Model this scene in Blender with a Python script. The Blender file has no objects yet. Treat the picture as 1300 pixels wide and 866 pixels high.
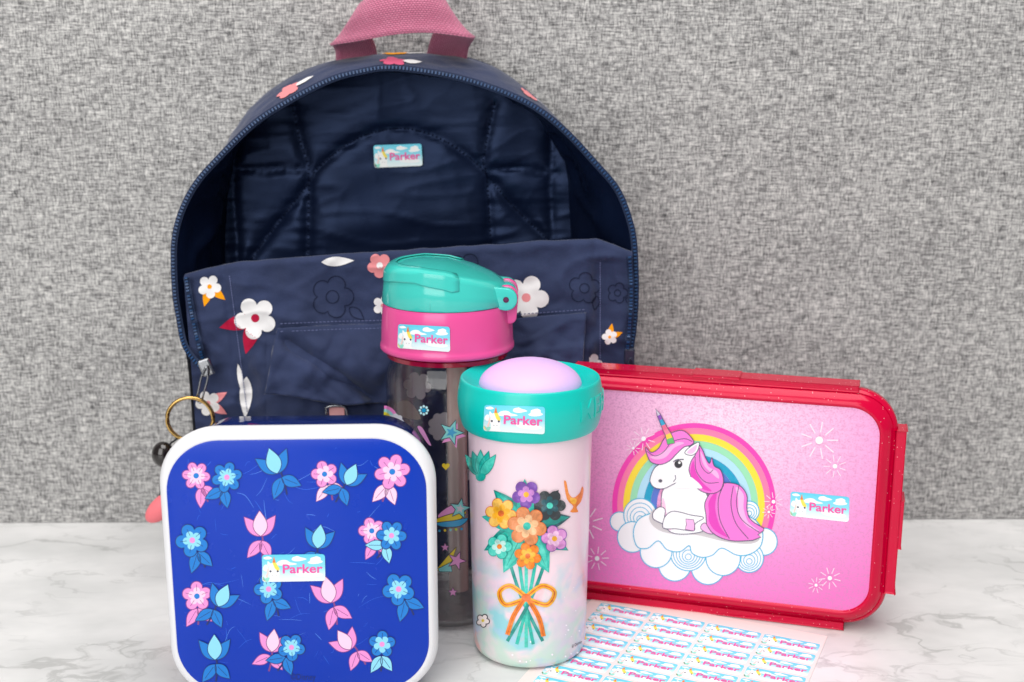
import bpy, bmesh, math, random
from mathutils import Vector, Matrix, noise
from mathutils.geometry import delaunay_2d_cdt

R = math.radians
random.seed(7)
scene = bpy.context.scene
COL = scene.collection

# ------------------------------------------------------------------ camera
CAM_Z, PITCH, FPX = 0.33, R(12.7), 1500.0          # metres, tilt, focal length in photo pixels
cam_data = bpy.data.cameras.new('camera')
cam_data.sensor_width = 36.0
cam_data.lens = 36.0 * FPX / 1300.0
cam_data.clip_start, cam_data.clip_end = 0.01, 50
cam_data.dof.use_dof = True
cam_data.dof.focus_distance = 0.66
cam_data.dof.aperture_fstop = 8.0
cam = bpy.data.objects.new('camera', cam_data)
COL.objects.link(cam)
cam.location = (0, 0, CAM_Z)
cam.rotation_euler = (R(90) - PITCH, 0, 0)
scene.camera = cam

# ------------------------------------------------------------------ world, lamps, exposure
world = bpy.data.worlds.new('World')
scene.world = world
world.use_nodes = True
bg = world.node_tree.nodes['Background']
bg.inputs[0].default_value = (0.93, 0.96, 1.0, 1)
bg.inputs[1].default_value = 0.24

def area(name, loc, target, sx, sy, power, color):
    l = bpy.data.lights.new(name, 'AREA')
    l.shape = 'RECTANGLE'; l.size, l.size_y = sx, sy; l.energy = power; l.color = color
    o = bpy.data.objects.new(name, l); COL.objects.link(o)
    o.location = loc
    o.rotation_euler = (Vector(target) - Vector(loc)).to_track_quat('-Z', 'Y').to_euler()
    return o
area('window_light', (-0.65, -1.15, 0.98), (0, .72, .12), 1.5, 1.8, 33, (1.0, 0.985, 0.965))
area('ceiling_light', (0.10, 0.30, 1.75), (0.0, .72, .1), 1.3, 1.3, 27, (1.0, 0.98, 0.96))

scene.view_settings.view_transform = 'Standard'
scene.view_settings.look = 'None'
scene.view_settings.exposure = 0.0
scene.view_settings.gamma = 1.0
scene.cycles.use_denoising = True
scene.cycles.max_bounces = 10
scene.cycles.transparent_max_bounces = 24

# ------------------------------------------------------------------ pixel -> place helpers
CAM = Vector((0, 0, CAM_Z))
def ray(u, v):
    a, b = (u - 650) / FPX, (v - 433) / FPX
    return Vector((a, math.cos(PITCH) - b * math.sin(PITCH), -math.sin(PITCH) - b * math.cos(PITCH)))
def on_plane(u, v, p0, n):
    r = ray(u, v)
    return CAM + r * ((Vector(p0) - CAM).dot(n) / r.dot(n))
def at_y(u, v, y): return on_plane(u, v, (0, y, 0), Vector((0, 1, 0)))
def at_z(u, v, z): return on_plane(u, v, (0, 0, z), Vector((0, 0, 1)))

# ------------------------------------------------------------------ materials
def lin(c):
    c /= 255.0
    return c / 12.92 if c <= 0.04045 else ((c + 0.055) / 1.055) ** 2.4
def rgb(r, g, b): return (lin(r), lin(g), lin(b), 1.0)
_mats = {}
def new_mat(name):
    m = bpy.data.materials.new(name); m.use_nodes = True
    nt = m.node_tree
    return m, nt, nt.nodes['Principled BSDF']
def flat(r, g, b, rough=0.45, spec=0.4, coat=0.0, metal=0.0):
    k = (r, g, b, rough, spec, coat, metal)
    if k not in _mats:
        m, nt, p = new_mat('paint_%d_%d_%d' % (r, g, b))
        p.inputs['Base Color'].default_value = rgb(r, g, b)
        p.inputs['Roughness'].default_value = rough
        p.inputs['Specular IOR Level'].default_value = spec
        p.inputs['Coat Weight'].default_value = coat
        p.inputs['Coat Roughness'].default_value = 0.12
        p.inputs['Metallic'].default_value = metal
        _mats[k] = m
    return _mats[k]
def N(nt, t, **kw):
    n = nt.nodes.new(t)
    for k, v in kw.items(): setattr(n, k, v)
    return n
def ramp(nt, src, stops, interp='LINEAR'):
    n = N(nt, 'ShaderNodeValToRGB'); n.color_ramp.interpolation = interp
    e = n.color_ramp.elements
    while len(e) < len(stops): e.new(0.5)
    for el, (p, c) in zip(e, stops):
        el.position = p; el.color = c if len(c) == 4 else (*c, 1)
    nt.links.new(src, n.inputs[0])
    return n.outputs[0]
def mixc(nt, fac, a, b, mode='MIX'):
    n = N(nt, 'ShaderNodeMix', data_type='RGBA', blend_type=mode)
    for i, s in ((0, fac), (6, a), (7, b)):
        if hasattr(s, 'is_linked'): nt.links.new(s, n.inputs[i])
        else: n.inputs[i].default_value = s
    return n.outputs[2]
def math_n(nt, op, a, b=0.0, clamp=False):
    n = N(nt, 'ShaderNodeMath', operation=op, use_clamp=clamp)
    for i, s in ((0, a), (1, b)):
        if hasattr(s, 'is_linked'): nt.links.new(s, n.inputs[i])
        else: n.inputs[i].default_value = s
    return n.outputs[0]
def coords(nt, kind='Object', scale=(1, 1, 1), loc=(0, 0, 0), rot=(0, 0, 0)):
    tc = N(nt, 'ShaderNodeTexCoord'); mp = N(nt, 'ShaderNodeMapping')
    mp.inputs['Scale'].default_value = scale; mp.inputs['Location'].default_value = loc
    mp.inputs['Rotation'].default_value = rot
    nt.links.new(tc.outputs[kind], mp.inputs[0])
    return mp.outputs[0]
def noise_n(nt, vec, scale, detail=3, rough=0.5, dist=0.0):
    n = N(nt, 'ShaderNodeTexNoise')
    nt.links.new(vec, n.inputs['Vector'])
    n.inputs['Scale'].default_value = scale; n.inputs['Detail'].default_value = detail
    n.inputs['Roughness'].default_value = rough; n.inputs['Distortion'].default_value = dist
    return n
def bump(nt, p, h, strength, dist):
    b = N(nt, 'ShaderNodeBump'); b.inputs['Strength'].default_value = strength
    b.inputs['Distance'].default_value = dist
    nt.links.new(h, b.inputs['Height']); nt.links.new(b.outputs[0], p.inputs['Normal'])

def mat_fabric_wall():
    m, nt, p = new_mat('grey_heather_fabric')
    a = noise_n(nt, coords(nt, scale=(115, 1, 960)), 1.0, 3, 0.6, 0.25).outputs[0]
    b = noise_n(nt, coords(nt, scale=(1020, 1, 170)), 1.0, 2, 0.6, 0.25).outputs[0]
    f = noise_n(nt, coords(nt, scale=(1100, 1, 1100)), 1.0, 1, 0.5).outputs[0]
    big = noise_n(nt, coords(nt, scale=(9, 1, 22)), 1.0, 3, 0.5).outputs[0]
    s = math_n(nt, 'ADD', math_n(nt, 'MULTIPLY', a, .46), math_n(nt, 'MULTIPLY', b, .40))
    s = math_n(nt, 'ADD', s, math_n(nt, 'MULTIPLY', f, .20))
    s = math_n(nt, 'ADD', s, math_n(nt, 'MULTIPLY', math_n(nt, 'SUBTRACT', big, .5), .06))
    c = ramp(nt, s, [(.375, rgb(68, 68, 69)), (.46, rgb(120, 119, 119)), (.54, rgb(164, 163, 162)), (.64, rgb(216, 214, 211))])
    nt.links.new(c, p.inputs['Base Color'])
    p.inputs['Roughness'].default_value = 0.95
    p.inputs['Specular IOR Level'].default_value = 0.1
    bump(nt, p, s, 0.5, 0.0012)
    return m
def mat_marble():
    m, nt, p = new_mat('white_marble')
    v = coords(nt, scale=(1.0, 1.75, 1), rot=(0, 0, R(-9)))
    warp = noise_n(nt, v, 7, 4, 0.6)
    vm = N(nt, 'ShaderNodeVectorMath', operation='MULTIPLY_ADD')
    nt.links.new(warp.outputs[1], vm.inputs[0]); vm.inputs[1].default_value = (.16, .16, 0)
    nt.links.new(v, vm.inputs[2])
    def vein(scale, width, det):
        n = noise_n(nt, vm.outputs[0], scale, det, 0.55).outputs[0]
        d = math_n(nt, 'ABSOLUTE', math_n(nt, 'SUBTRACT', n, .5))
        return math_n(nt, 'SUBTRACT', 1.0, math_n(nt, 'DIVIDE', d, width), clamp=True)
    mask = noise_n(nt, v, 6.5, 2, 0.5).outputs[0]
    mk = ramp(nt, mask, [(.42, (0, 0, 0)), (.62, (1, 1, 1))])
    mk2 = ramp(nt, noise_n(nt, v, 14, 2, 0.5).outputs[0], [(.40, (0, 0, 0)), (.60, (1, 1, 1))])
    v1 = math_n(nt, 'MULTIPLY', math_n(nt, 'POWER', vein(6.0, .020, 8), 1.3), mk)
    v2 = math_n(nt, 'MULTIPLY', math_n(nt, 'MULTIPLY', vein(13, .018, 8), .6), mk2)
    v3 = math_n(nt, 'MULTIPLY', math_n(nt, 'MULTIPLY', vein(6.0, .15, 6), .32), mk)
    s = math_n(nt, 'ADD', math_n(nt, 'ADD', v1, v2), v3, clamp=True)
    cloud = ramp(nt, noise_n(nt, v, 9, 4, 0.6).outputs[0], [(.35, rgb(212, 212, 211)), (.65, rgb(234, 233, 232))])
    c = mixc(nt, math_n(nt, 'MULTIPLY', s, .44), cloud, rgb(130, 131, 128))
    nt.links.new(c, p.inputs['Base Color'])
    p.inputs['Roughness'].default_value = 0.24
    p.inputs['Specular IOR Level'].default_value = 0.35
    return m
def mat_cloth(name, col1, col2, scale=1300, rough=0.8, sheen=0.25, bstr=0.25, spec=.3, tint=(1, 1, 1)):
    m, nt, p = new_mat(name)
    v = coords(nt)
    n1 = noise_n(nt, v, 28, 3, 0.6).outputs[0]
    c = ramp(nt, n1, [(.3, col1), (.7, col2)])
    nt.links.new(c, p.inputs['Base Color'])
    p.inputs['Roughness'].default_value = rough
    p.inputs['Sheen Weight'].default_value = sheen
    p.inputs['Sheen Roughness'].default_value = 0.4
    p.inputs['Specular IOR Level'].default_value = spec
    p.inputs['Specular Tint'].default_value = (*tint, 1)
    w = noise_n(nt, v, scale, 2, 0.6).outputs[0]
    w2 = noise_n(nt, v, 95, 3, 0.6).outputs[0]
    h = math_n(nt, 'ADD', math_n(nt, 'MULTIPLY', w, .3), w2)
    bump(nt, p, h, bstr, 0.001)
    return m
def mat_plastic(name, c, rough=0.3, coat=0.2, var=0.04, glitter=False, sub=0.0, spec=.45, tint=(1, 1, 1)):
    m, nt, p = new_mat(name)
    base = rgb(*c)
    v = coords(nt)
    n1 = noise_n(nt, v, 40, 3, 0.6).outputs[0]
    lo = tuple(max(0, x * (1 - var)) for x in base[:3]) + (1,)
    hi = tuple(min(1, x * (1 + var)) for x in base[:3]) + (1,)
    col = ramp(nt, n1, [(.3, lo), (.7, hi)])
    if glitter:
        vo = N(nt, 'ShaderNodeTexVoronoi'); vo.inputs['Scale'].default_value = 520
        nt.links.new(v, vo.inputs['Vector'])
        near = math_n(nt, 'LESS_THAN', vo.outputs['Distance'], .12)
        sep = N(nt, 'ShaderNodeSeparateColor'); nt.links.new(vo.outputs['Color'], sep.inputs[0])
        pick = math_n(nt, 'GREATER_THAN', sep.outputs[0], .62)
        g = math_n(nt, 'MULTIPLY', near, pick)
        col = mixc(nt, math_n(nt, 'MULTIPLY', g, .8), col, rgb(255, 210, 215))
    nt.links.new(col, p.inputs['Base Color'])
    nr = noise_n(nt, v, 120, 2).outputs[0]
    rr = ramp(nt, nr, [(.3, (rough * .95,) * 3), (.7, (min(1, rough * 1.06),) * 3)])
    nt.links.new(rr, p.inputs['Roughness'])
    p.inputs['Coat Weight'].default_value = coat
    p.inputs['Coat Roughness'].default_value = 0.08
    p.inputs['Specular IOR Level'].default_value = spec
    p.inputs['Specular Tint'].default_value = (*tint, 1)
    if sub:
        p.inputs['Subsurface Weight'].default_value = sub
        p.inputs['Subsurface Radius'].default_value = (.01, .006, .006)
        p.inputs['Subsurface Scale'].default_value = 0.3
    return m
def mat_clear(name, tint, rough=0.03, gloss=0.05, solid=0.0, solid_col=(255, 255, 255), fres=.75):
    m = bpy.data.materials.new(name); m.use_nodes = True
    nt = m.node_tree; nt.nodes.remove(nt.nodes['Principled BSDF'])
    out = nt.nodes['Material Output']
    tr = N(nt, 'ShaderNodeBsdfTransparent'); tr.inputs[0].default_value = (*tint, 1)
    last = tr.outputs[0]
    if solid:
        d = N(nt, 'ShaderNodeBsdfDiffuse'); d.inputs[0].default_value = rgb(*solid_col)
        mx = N(nt, 'ShaderNodeMixShader'); mx.inputs[0].default_value = solid
        nt.links.new(last, mx.inputs[1]); nt.links.new(d.outputs[0], mx.inputs[2]); last = mx.outputs[0]
    gl = N(nt, 'ShaderNodeBsdfGlossy'); gl.inputs['Roughness'].default_value = rough
    fr = N(nt, 'ShaderNodeFresnel'); fr.inputs[0].default_value = 1.5
    fac = math_n(nt, 'ADD', math_n(nt, 'MULTIPLY', fr.outputs[0], fres), gloss)
    mx = N(nt, 'ShaderNodeMixShader'); nt.links.new(fac, mx.inputs[0])
    nt.links.new(last, mx.inputs[1]); nt.links.new(gl.outputs[0], mx.inputs[2])
    nt.links.new(mx.outputs[0], out.inputs[0])
    return m
def mat_webbing():
    m, nt, p = new_mat('pink_webbing')
    v = coords(nt, 'UV')
    br = N(nt, 'ShaderNodeTexBrick'); nt.links.new(v, br.inputs['Vector'])
    br.inputs['Scale'].default_value = 1.0
    br.inputs['Brick Width'].default_value = 0.0021; br.inputs['Row Height'].default_value = 0.0013
    br.inputs['Mortar Size'].default_value = 0.00038; br.inputs['Mortar Smooth'].default_value = 1.0
    br.inputs['Color1'].default_value = rgb(216, 128, 158); br.inputs['Color2'].default_value = rgb(206, 112, 144)
    br.inputs['Mortar'].default_value = rgb(170, 84, 116)
    nt.links.new(br.outputs[0], p.inputs['Base Color'])
    p.inputs['Roughness'].default_value = .75; p.inputs['Sheen Weight'].default_value = .3
    bump(nt, p, math_n(nt, 'SUBTRACT', 1.0, br.outputs[1]), .8, .0005)
    return m
def mat_label():
    m, nt, p = new_mat('label_sky_print')
    sx = N(nt, 'ShaderNodeSeparateXYZ'); nt.links.new(coords(nt, 'UV'), sx.inputs[0])
    c = ramp(nt, sx.outputs[1], [(0.0, rgb(96, 208, 234)), (.20, rgb(140, 222, 240)), (.33, rgb(222, 244, 248)), (.42, rgb(238, 248, 249))])
    nt.links.new(c, p.inputs['Base Color'])
    p.inputs['Roughness'].default_value = .35; p.inputs['Specular IOR Level'].default_value = .4
    return m
def mat_pink_print():
    m, nt, p = new_mat('pink_speckled_print')
    tc = coords(nt, 'UV')
    sp = noise_n(nt, tc, 900, 2, .6).outputs[0]
    sp2 = noise_n(nt, tc, 380, 2, .6).outputs[0]
    sx = N(nt, 'ShaderNodeSeparateXYZ'); nt.links.new(tc, sx.inputs[0])
    dx = math_n(nt, 'DIVIDE', math_n(nt, 'SUBTRACT', sx.outputs[0], .085), .105)
    dz = math_n(nt, 'DIVIDE', math_n(nt, 'SUBTRACT', sx.outputs[1], .128), .085)
    d = math_n(nt, 'MULTIPLY', .64, math_n(nt, 'SQRT', math_n(nt, 'ADD', math_n(nt, 'MULTIPLY', dx, dx), math_n(nt, 'MULTIPLY', dz, dz))))
    g = ramp(nt, d, [(.03, rgb(250, 214, 234)), (.36, rgb(246, 184, 222)), (.66, rgb(242, 142, 206)), (.9, rgb(236, 116, 192))])
    low = ramp(nt, sx.outputs[1], [(.012, (1, 1, 1)), (.03, (.6, .6, .6)), (.05, (0, 0, 0))])
    g = mixc(nt, math_n(nt, 'MULTIPLY', low, .15), g, rgb(240, 110, 196))
    k = ramp(nt, math_n(nt, 'ADD', math_n(nt, 'MULTIPLY', sp, .6), math_n(nt, 'MULTIPLY', sp2, .4)), [(.40, (1, 1, 1)), (.54, (0, 0, 0))])
    c = mixc(nt, math_n(nt, 'MULTIPLY', k, .55), g, rgb(205, 130, 180))
    nt.links.new(c, p.inputs['Base Color'])
    p.inputs['Roughness'].default_value = .42; p.inputs['Coat Weight'].default_value = .08
    p.inputs['Coat Roughness'].default_value = .2
    return m
def mat_cup_body():
    m, nt, p = new_mat('watercolour_cup_print')
    v = coords(nt)
    sx = N(nt, 'ShaderNodeSeparateXYZ'); nt.links.new(v, sx.inputs[0])
    base = rgb(245, 218, 228)
    c = base
    # watercolour washes printed round the lower half and the left flank
    low = ramp(nt, sx.outputs[2], [(.0, (1, 1, 1)), (.035, (.9, .9, .9)), (.075, (0, 0, 0))])
    for k, (sc, off, colr, lo, hi, st) in enumerate([(38, 0, (120, 214, 222), .50, .60, .9), (30, 4, (188, 224, 206), .47, .60, .8),
                                                     (34, 9, (226, 196, 228), .52, .62, .6), (42, 15, (247, 168, 160), .56, .64, .85), (46, 21, (176, 208, 238), .54, .64, .6)]):
        n1 = noise_n(nt, coords(nt, loc=(off, off * .7, off * .3)), sc, 3, .55, .4).outputs[0]
        w = ramp(nt, n1, [(lo, (0, 0, 0)), (hi, (1, 1, 1))])
        w = math_n(nt, 'MULTIPLY', math_n(nt, 'MULTIPLY', w, low), st)
        c = mixc(nt, w, c, rgb(*colr))
    nt.links.new(c, p.inputs['Base Color'])
    p.inputs['Roughness'].default_value = .28; p.inputs['Coat Weight'].default_value = .35
    p.inputs['Coat Roughness'].default_value = .1
    return m

MAT = dict(
    wall=mat_fabric_wall(), marble=mat_marble(),
    bag=mat_cloth('navy_canvas', rgb(34, 44, 74), rgb(43, 54, 88), bstr=.6),
    lining=mat_cloth('dark_navy_satin', rgb(10, 17, 36), rgb(14, 23, 46), rough=.36, sheen=.0, bstr=.08, spec=.34, tint=(.34, .50, 1.0)),
    zip=mat_cloth('blue_zip_tape', rgb(13, 29, 58), rgb(17, 36, 68), rough=.7),
    teeth=flat(26, 64, 108, .3), webbing=mat_webbing(),
    steel=flat(150, 152, 156, .25, .5, 0, 1.0), gold=flat(196, 160, 96, .22, .5, 0, 1.0),
    white=mat_plastic('white_plastic', (230, 230, 233), .3, .1, .01),
    blue=mat_plastic('blue_print', (0, 54, 176), .26, .0, .01, spec=.3),
    blue_clear=mat_clear('clear_blue_plastic', (.10, .16, .55), .05, .03, .45, (16, 48, 140)),
    red=mat_plastic('glitter_red_plastic', (200, 0, 54), .16, .10, .03, True, spec=.4, tint=(1, .5, .6)),
    pinkbody=mat_plastic('pink_body_plastic', (226, 40, 130), .25, .4, .03),
    pinkprint=mat_pink_print(), label=mat_label(), cup=mat_cup_body(),
    teal=mat_plastic('teal_plastic', (0, 196, 184), .36, .12, .02),
    mint=mat_plastic('mint_plastic', (66, 200, 188), .14, .3, .01),
    hotpink=mat_plastic('hot_pink_plastic', (232, 82, 152), .24, .2, .01),
    lilac=mat_plastic('lilac_silicone', (222, 184, 236), .5, .0, .02),
    clear=mat_clear('clear_bottle_plastic', (.992, .99, .993), .03, .02, fres=.5),
    straw=mat_clear('frosted_straw', (.9, .86, .86), .2, .02, .6, (226, 196, 186)),
    sheet=flat(240, 226, 222, .35, .4),
)

# ------------------------------------------------------------------ object helpers
def link(o): COL.objects.link(o); return o
def thing(name, label, cat, loc):
    o = bpy.data.objects.new(name, None); link(o)
    o.empty_display_size = 0.02
    o.location = loc; o['label'] = label; o['category'] = cat
    return o
def world_of(o):
    m = Matrix.LocRotScale(o.location, o.rotation_euler, o.scale)
    if o.parent is None: return m
    return world_of(o.parent) @ o.matrix_parent_inverse @ m
def mk(name, verts, faces, mats, parent=None, smooth=True, midx=None, uvs=None, kind=None, flatten=None):
    me = bpy.data.meshes.new(name)
    me.from_pydata([tuple(v) for v in verts], [], faces)
    if not isinstance(mats, (list, tuple)): mats = [mats]
    for m in mats: me.materials.append(m)
    if midx: me.polygons.foreach_set('material_index', midx)
    if smooth: me.polygons.foreach_set('use_smooth', [True] * len(me.polygons))
    if uvs:
        l = me.uv_layers.new(name='UVMap')
        for lp in me.loops: l.data[lp.index].uv = uvs[lp.vertex_index]
    me.update()
    o = bpy.data.objects.new(name, me); link(o)
    if parent is not None:
        o.parent = parent; o.matrix_parent_inverse = world_of(parent).inverted()
    if kind: o['kind'] = kind
    return o
def sharp(o, ang=40):
    me = o.data
    bm = bmesh.new(); bm.from_mesh(me)
    bmesh.ops.recalc_face_normals(bm, faces=bm.faces)
    for e in bm.edges:
        if len(e.link_faces) == 2 and e.calc_face_angle(0) > R(ang): e.smooth = False
    bm.to_mesh(me); bm.free(); me.update()
    return o
def grid_faces(nu, nv, close_u=False):
    f = []
    for j in range(nv - 1):
        for i in range(nu if close_u else nu - 1):
            a = j * nu + i; b = j * nu + (i + 1) % nu
            f.append((a, b, b + nu, a + nu))
    return f
def lathe(name, prof, c, mat, parent, n=96, cap_end=True, cap_start=False):
    vs, fs = [], []
    for r, z in prof:
        for i in range(n):
            a = 2 * math.pi * i / n
            vs.append((c[0] + r * math.cos(a), c[1] + r * math.sin(a), c[2] + z))
    fs = grid_faces(n, len(prof), True)
    if cap_end:
        fs.append(tuple(range((len(prof) - 1) * n, len(prof) * n)))
    if cap_start:
        fs.append(tuple(range(n - 1, -1, -1)))
    return sharp(mk(name, vs, fs, mat, parent), 45)
def smooth_prof(pts, k=6):
    out = []
    for i in range(len(pts) - 1):
        p0 = pts[max(i - 1, 0)]; p1 = pts[i]; p2 = pts[i + 1]; p3 = pts[min(i + 2, len(pts) - 1)]
        for j in range(k):
            t = j / k
            out.append(tuple(0.5 * (2 * b + (c - a) * t + (2 * a - 5 * b + 4 * c - d) * t * t + (3 * b - a - 3 * c + d) * t ** 3)
                             for a, b, c, d in zip(p0, p1, p2, p3)))
    out.append(tuple(pts[-1]))
    return out
def tube(name, pts, rad, mat, parent, n=10, closed=False, kind=None):
    pts = [Vector(p) for p in pts]; m = len(pts)
    vs = []; up = Vector((0, 0, 1))
    for i, p in enumerate(pts):
        a = pts[(i - 1) % m] if closed or i > 0 else p
        b = pts[(i + 1) % m] if closed or i < m - 1 else p
        t = (b - a).normalized()
        s = t.cross(up)
        if s.length < 1e-3: s = t.cross(Vector((0, 1, 0)))
        s.normalize(); w = s.cross(t)
        r = rad[i] if isinstance(rad, (list, tuple)) else rad
        for k in range(n):
            q = 2 * math.pi * k / n
            vs.append(p + s * (r * math.cos(q)) + w * (r * math.sin(q)))
    fs = []
    for j in range(m if closed else m - 1):
        for k in range(n):
            a = j * n + k; b = j * n + (k + 1) % n; c = ((j + 1) % m) * n
            fs.append((a, b, c + (k + 1) % n, c + k))
    if not closed:
        fs.append(tuple(range(n - 1, -1, -1))); fs.append(tuple(range((m - 1) * n, m * n)))
    return mk(name, vs, fs, mat, parent, kind=kind)
def rrect(hw, hh, r, n=10):
    out = []
    for cx, cy, a0 in ((hw - r, hh - r, 0), (-hw + r, hh - r, 90), (-hw + r, -hh + r, 180), (hw - r, -hh + r, 270)):
        for i in range(n + 1):
            a = R(a0 + 90 * i / n)
            out.append((cx + r * math.cos(a), cy + r * math.sin(a)))
    return out
def loft_rrect(name, frame, levels, mat, parent, cap0=True, cap1=True, n=10, ang=50):
    # frame(s, z, depth) -> point ; levels: (depth, half width, half height, radius)
    vs = []
    for d, hw, hh, r in levels:
        for s, z in rrect(hw, hh, r, n): vs.append(frame(s, z, d))
    k = 4 * (n + 1)
    fs = grid_faces(k, len(levels), True)
    if cap0: fs.append(tuple(range(k - 1, -1, -1)))
    if cap1: fs.append(tuple(range((len(levels) - 1) * k, len(levels) * k)))
    return sharp(mk(name, vs, fs, mat, parent), ang)

# ------------------------------------------------------------------ flat print helpers
def cat(pts, closed=True, k=6):
    n = len(pts); out = []
    for i in range(n if closed else n - 1):
        p0 = pts[(i - 1) % n] if closed else pts[max(i - 1, 0)]
        p1 = pts[i]; p2 = pts[(i + 1) % n]
        p3 = pts[(i + 2) % n] if closed else pts[min(i + 2, n - 1)]
        for j in range(k):
            t = j / k
            out.append(tuple(0.5 * (2 * b + (c - a) * t + (2 * a - 5 * b + 4 * c - d) * t * t + (3 * b - a - 3 * c + d) * t ** 3)
                             for a, b, c, d in zip(p0, p1, p2, p3)))
    if not closed: out.append(tuple(pts[-1]))
    return out
def ell(cx, cy, rx, ry, rot=0, n=24):
    c, s = math.cos(R(rot)), math.sin(R(rot))
    return [(cx + rx * math.cos(2 * math.pi * i / n) * c - ry * math.sin(2 * math.pi * i / n) * s,
             cy + rx * math.cos(2 * math.pi * i / n) * s + ry * math.sin(2 * math.pi * i / n) * c) for i in range(n)]
def star(cx, cy, r1, r2, rot=-90, k=5):
    return [(cx + (r1 if i % 2 == 0 else r2) * math.cos(R(rot + 180 * i / k)),
             cy + (r1 if i % 2 == 0 else r2) * math.sin(R(rot + 180 * i / k))) for i in range(2 * k)]
def petals(cx, cy, r, k=5, depth=0.35, rot=0, n=60):
    out = []
    for i in range(n):
        a = 2 * math.pi * i / n
        q = r * (1 - depth + depth * abs(math.cos(k * a / 2)) ** 0.7)
        out.append((cx + q * math.cos(a + R(rot)), cy + q * math.sin(a + R(rot))))
    return out
def leaf(cx, cy, L, W, rot):
    c, s = math.cos(R(rot)), math.sin(R(rot)); out = []
    for i in range(13):
        t = i / 12; out.append((L * t, W * math.sin(math.pi * t ** .8)))
    for i in range(11, 0, -1):
        t = i / 12; out.append((L * t, -W * math.sin(math.pi * t ** .8)))
    return [(cx + x * c - y * s, cy + x * s + y * c) for x, y in out]
def heart(cx, cy, r):
    return [(cx + r * 16 * math.sin(t) ** 3 / 16, cy - r * (13 * math.cos(t) - 5 * math.cos(2 * t) - 2 * math.cos(3 * t) - math.cos(4 * t)) / 16)
            for t in [2 * math.pi * i / 28 for i in range(28)]]
def arc_band(cx, cy, r0, r1, a0, a1, n=40):
    o = [(cx + r1 * math.cos(R(a0 + (a1 - a0) * i / n)), cy + r1 * math.sin(R(a0 + (a1 - a0) * i / n))) for i in range(n + 1)]
    i_ = [(cx + r0 * math.cos(R(a0 + (a1 - a0) * i / n)), cy + r0 * math.sin(R(a0 + (a1 - a0) * i / n))) for i in range(n + 1)]
    return o + i_[::-1]
def resample(pts, step, closed):
    out = []; n = len(pts)
    for i in range(n if closed else n - 1):
        a, b = pts[i], pts[(i + 1) % n]
        d = math.hypot(b[0] - a[0], b[1] - a[1]); k = max(1, int(math.ceil(d / step)))
        for j in range(k): out.append((a[0] + (b[0] - a[0]) * j / k, a[1] + (b[1] - a[1]) * j / k))
    if not closed: out.append(pts[-1])
    return out
def inside(p, poly):
    x, y = p; c = False; j = len(poly) - 1
    for i in range(len(poly)):
        xi, yi = poly[i]; xj, yj = poly[j]
        if (yi > y) != (yj > y) and x < (xj - xi) * (y - yi) / (yj - yi) + xi: c = not c
        j = i
    return c
def triangulate(poly, step):
    poly = resample(poly, step, True)
    n = len(poly)
    co = [Vector(p) for p in poly]
    xs = [p[0] for p in poly]; ys = [p[1] for p in poly]
    if max(xs) - min(xs) > 1.5 * step or max(ys) - min(ys) > 1.5 * step:
        y = min(ys) + step * .5
        while y < max(ys):
            x = min(xs) + step * .53
            while x < max(xs):
                if inside((x, y), poly): co.append(Vector((x, y)))
                x += step
            y += step
    r = delaunay_2d_cdt(co, [], [list(range(n))], 1, 1e-5)
    return [tuple(v) for v in r[0]], [tuple(f) for f in r[2]]
_text_cache = {}
def text_tris(s, bold=0.02):
    if (s, bold) in _text_cache: return _text_cache[(s, bold)]
    cu = bpy.data.curves.new('lettering', 'FONT'); cu.body = s; cu.size = 1; cu.offset = bold; cu.resolution_u = 3
    o = bpy.data.objects.new('lettering', cu); link(o)
    dg = bpy.context.evaluated_depsgraph_get(); dg.update()
    me = bpy.data.meshes.new_from_object(o.evaluated_get(dg))
    me.calc_loop_triangles()
    v = [(p.co.x, -p.co.y) for p in me.vertices]; f = [tuple(t.vertices) for t in me.loop_triangles]
    bpy.data.objects.remove(o); bpy.data.curves.remove(cu); bpy.data.meshes.remove(me)
    _text_cache[(s, bold)] = (v, f)
    return v, f
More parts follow.
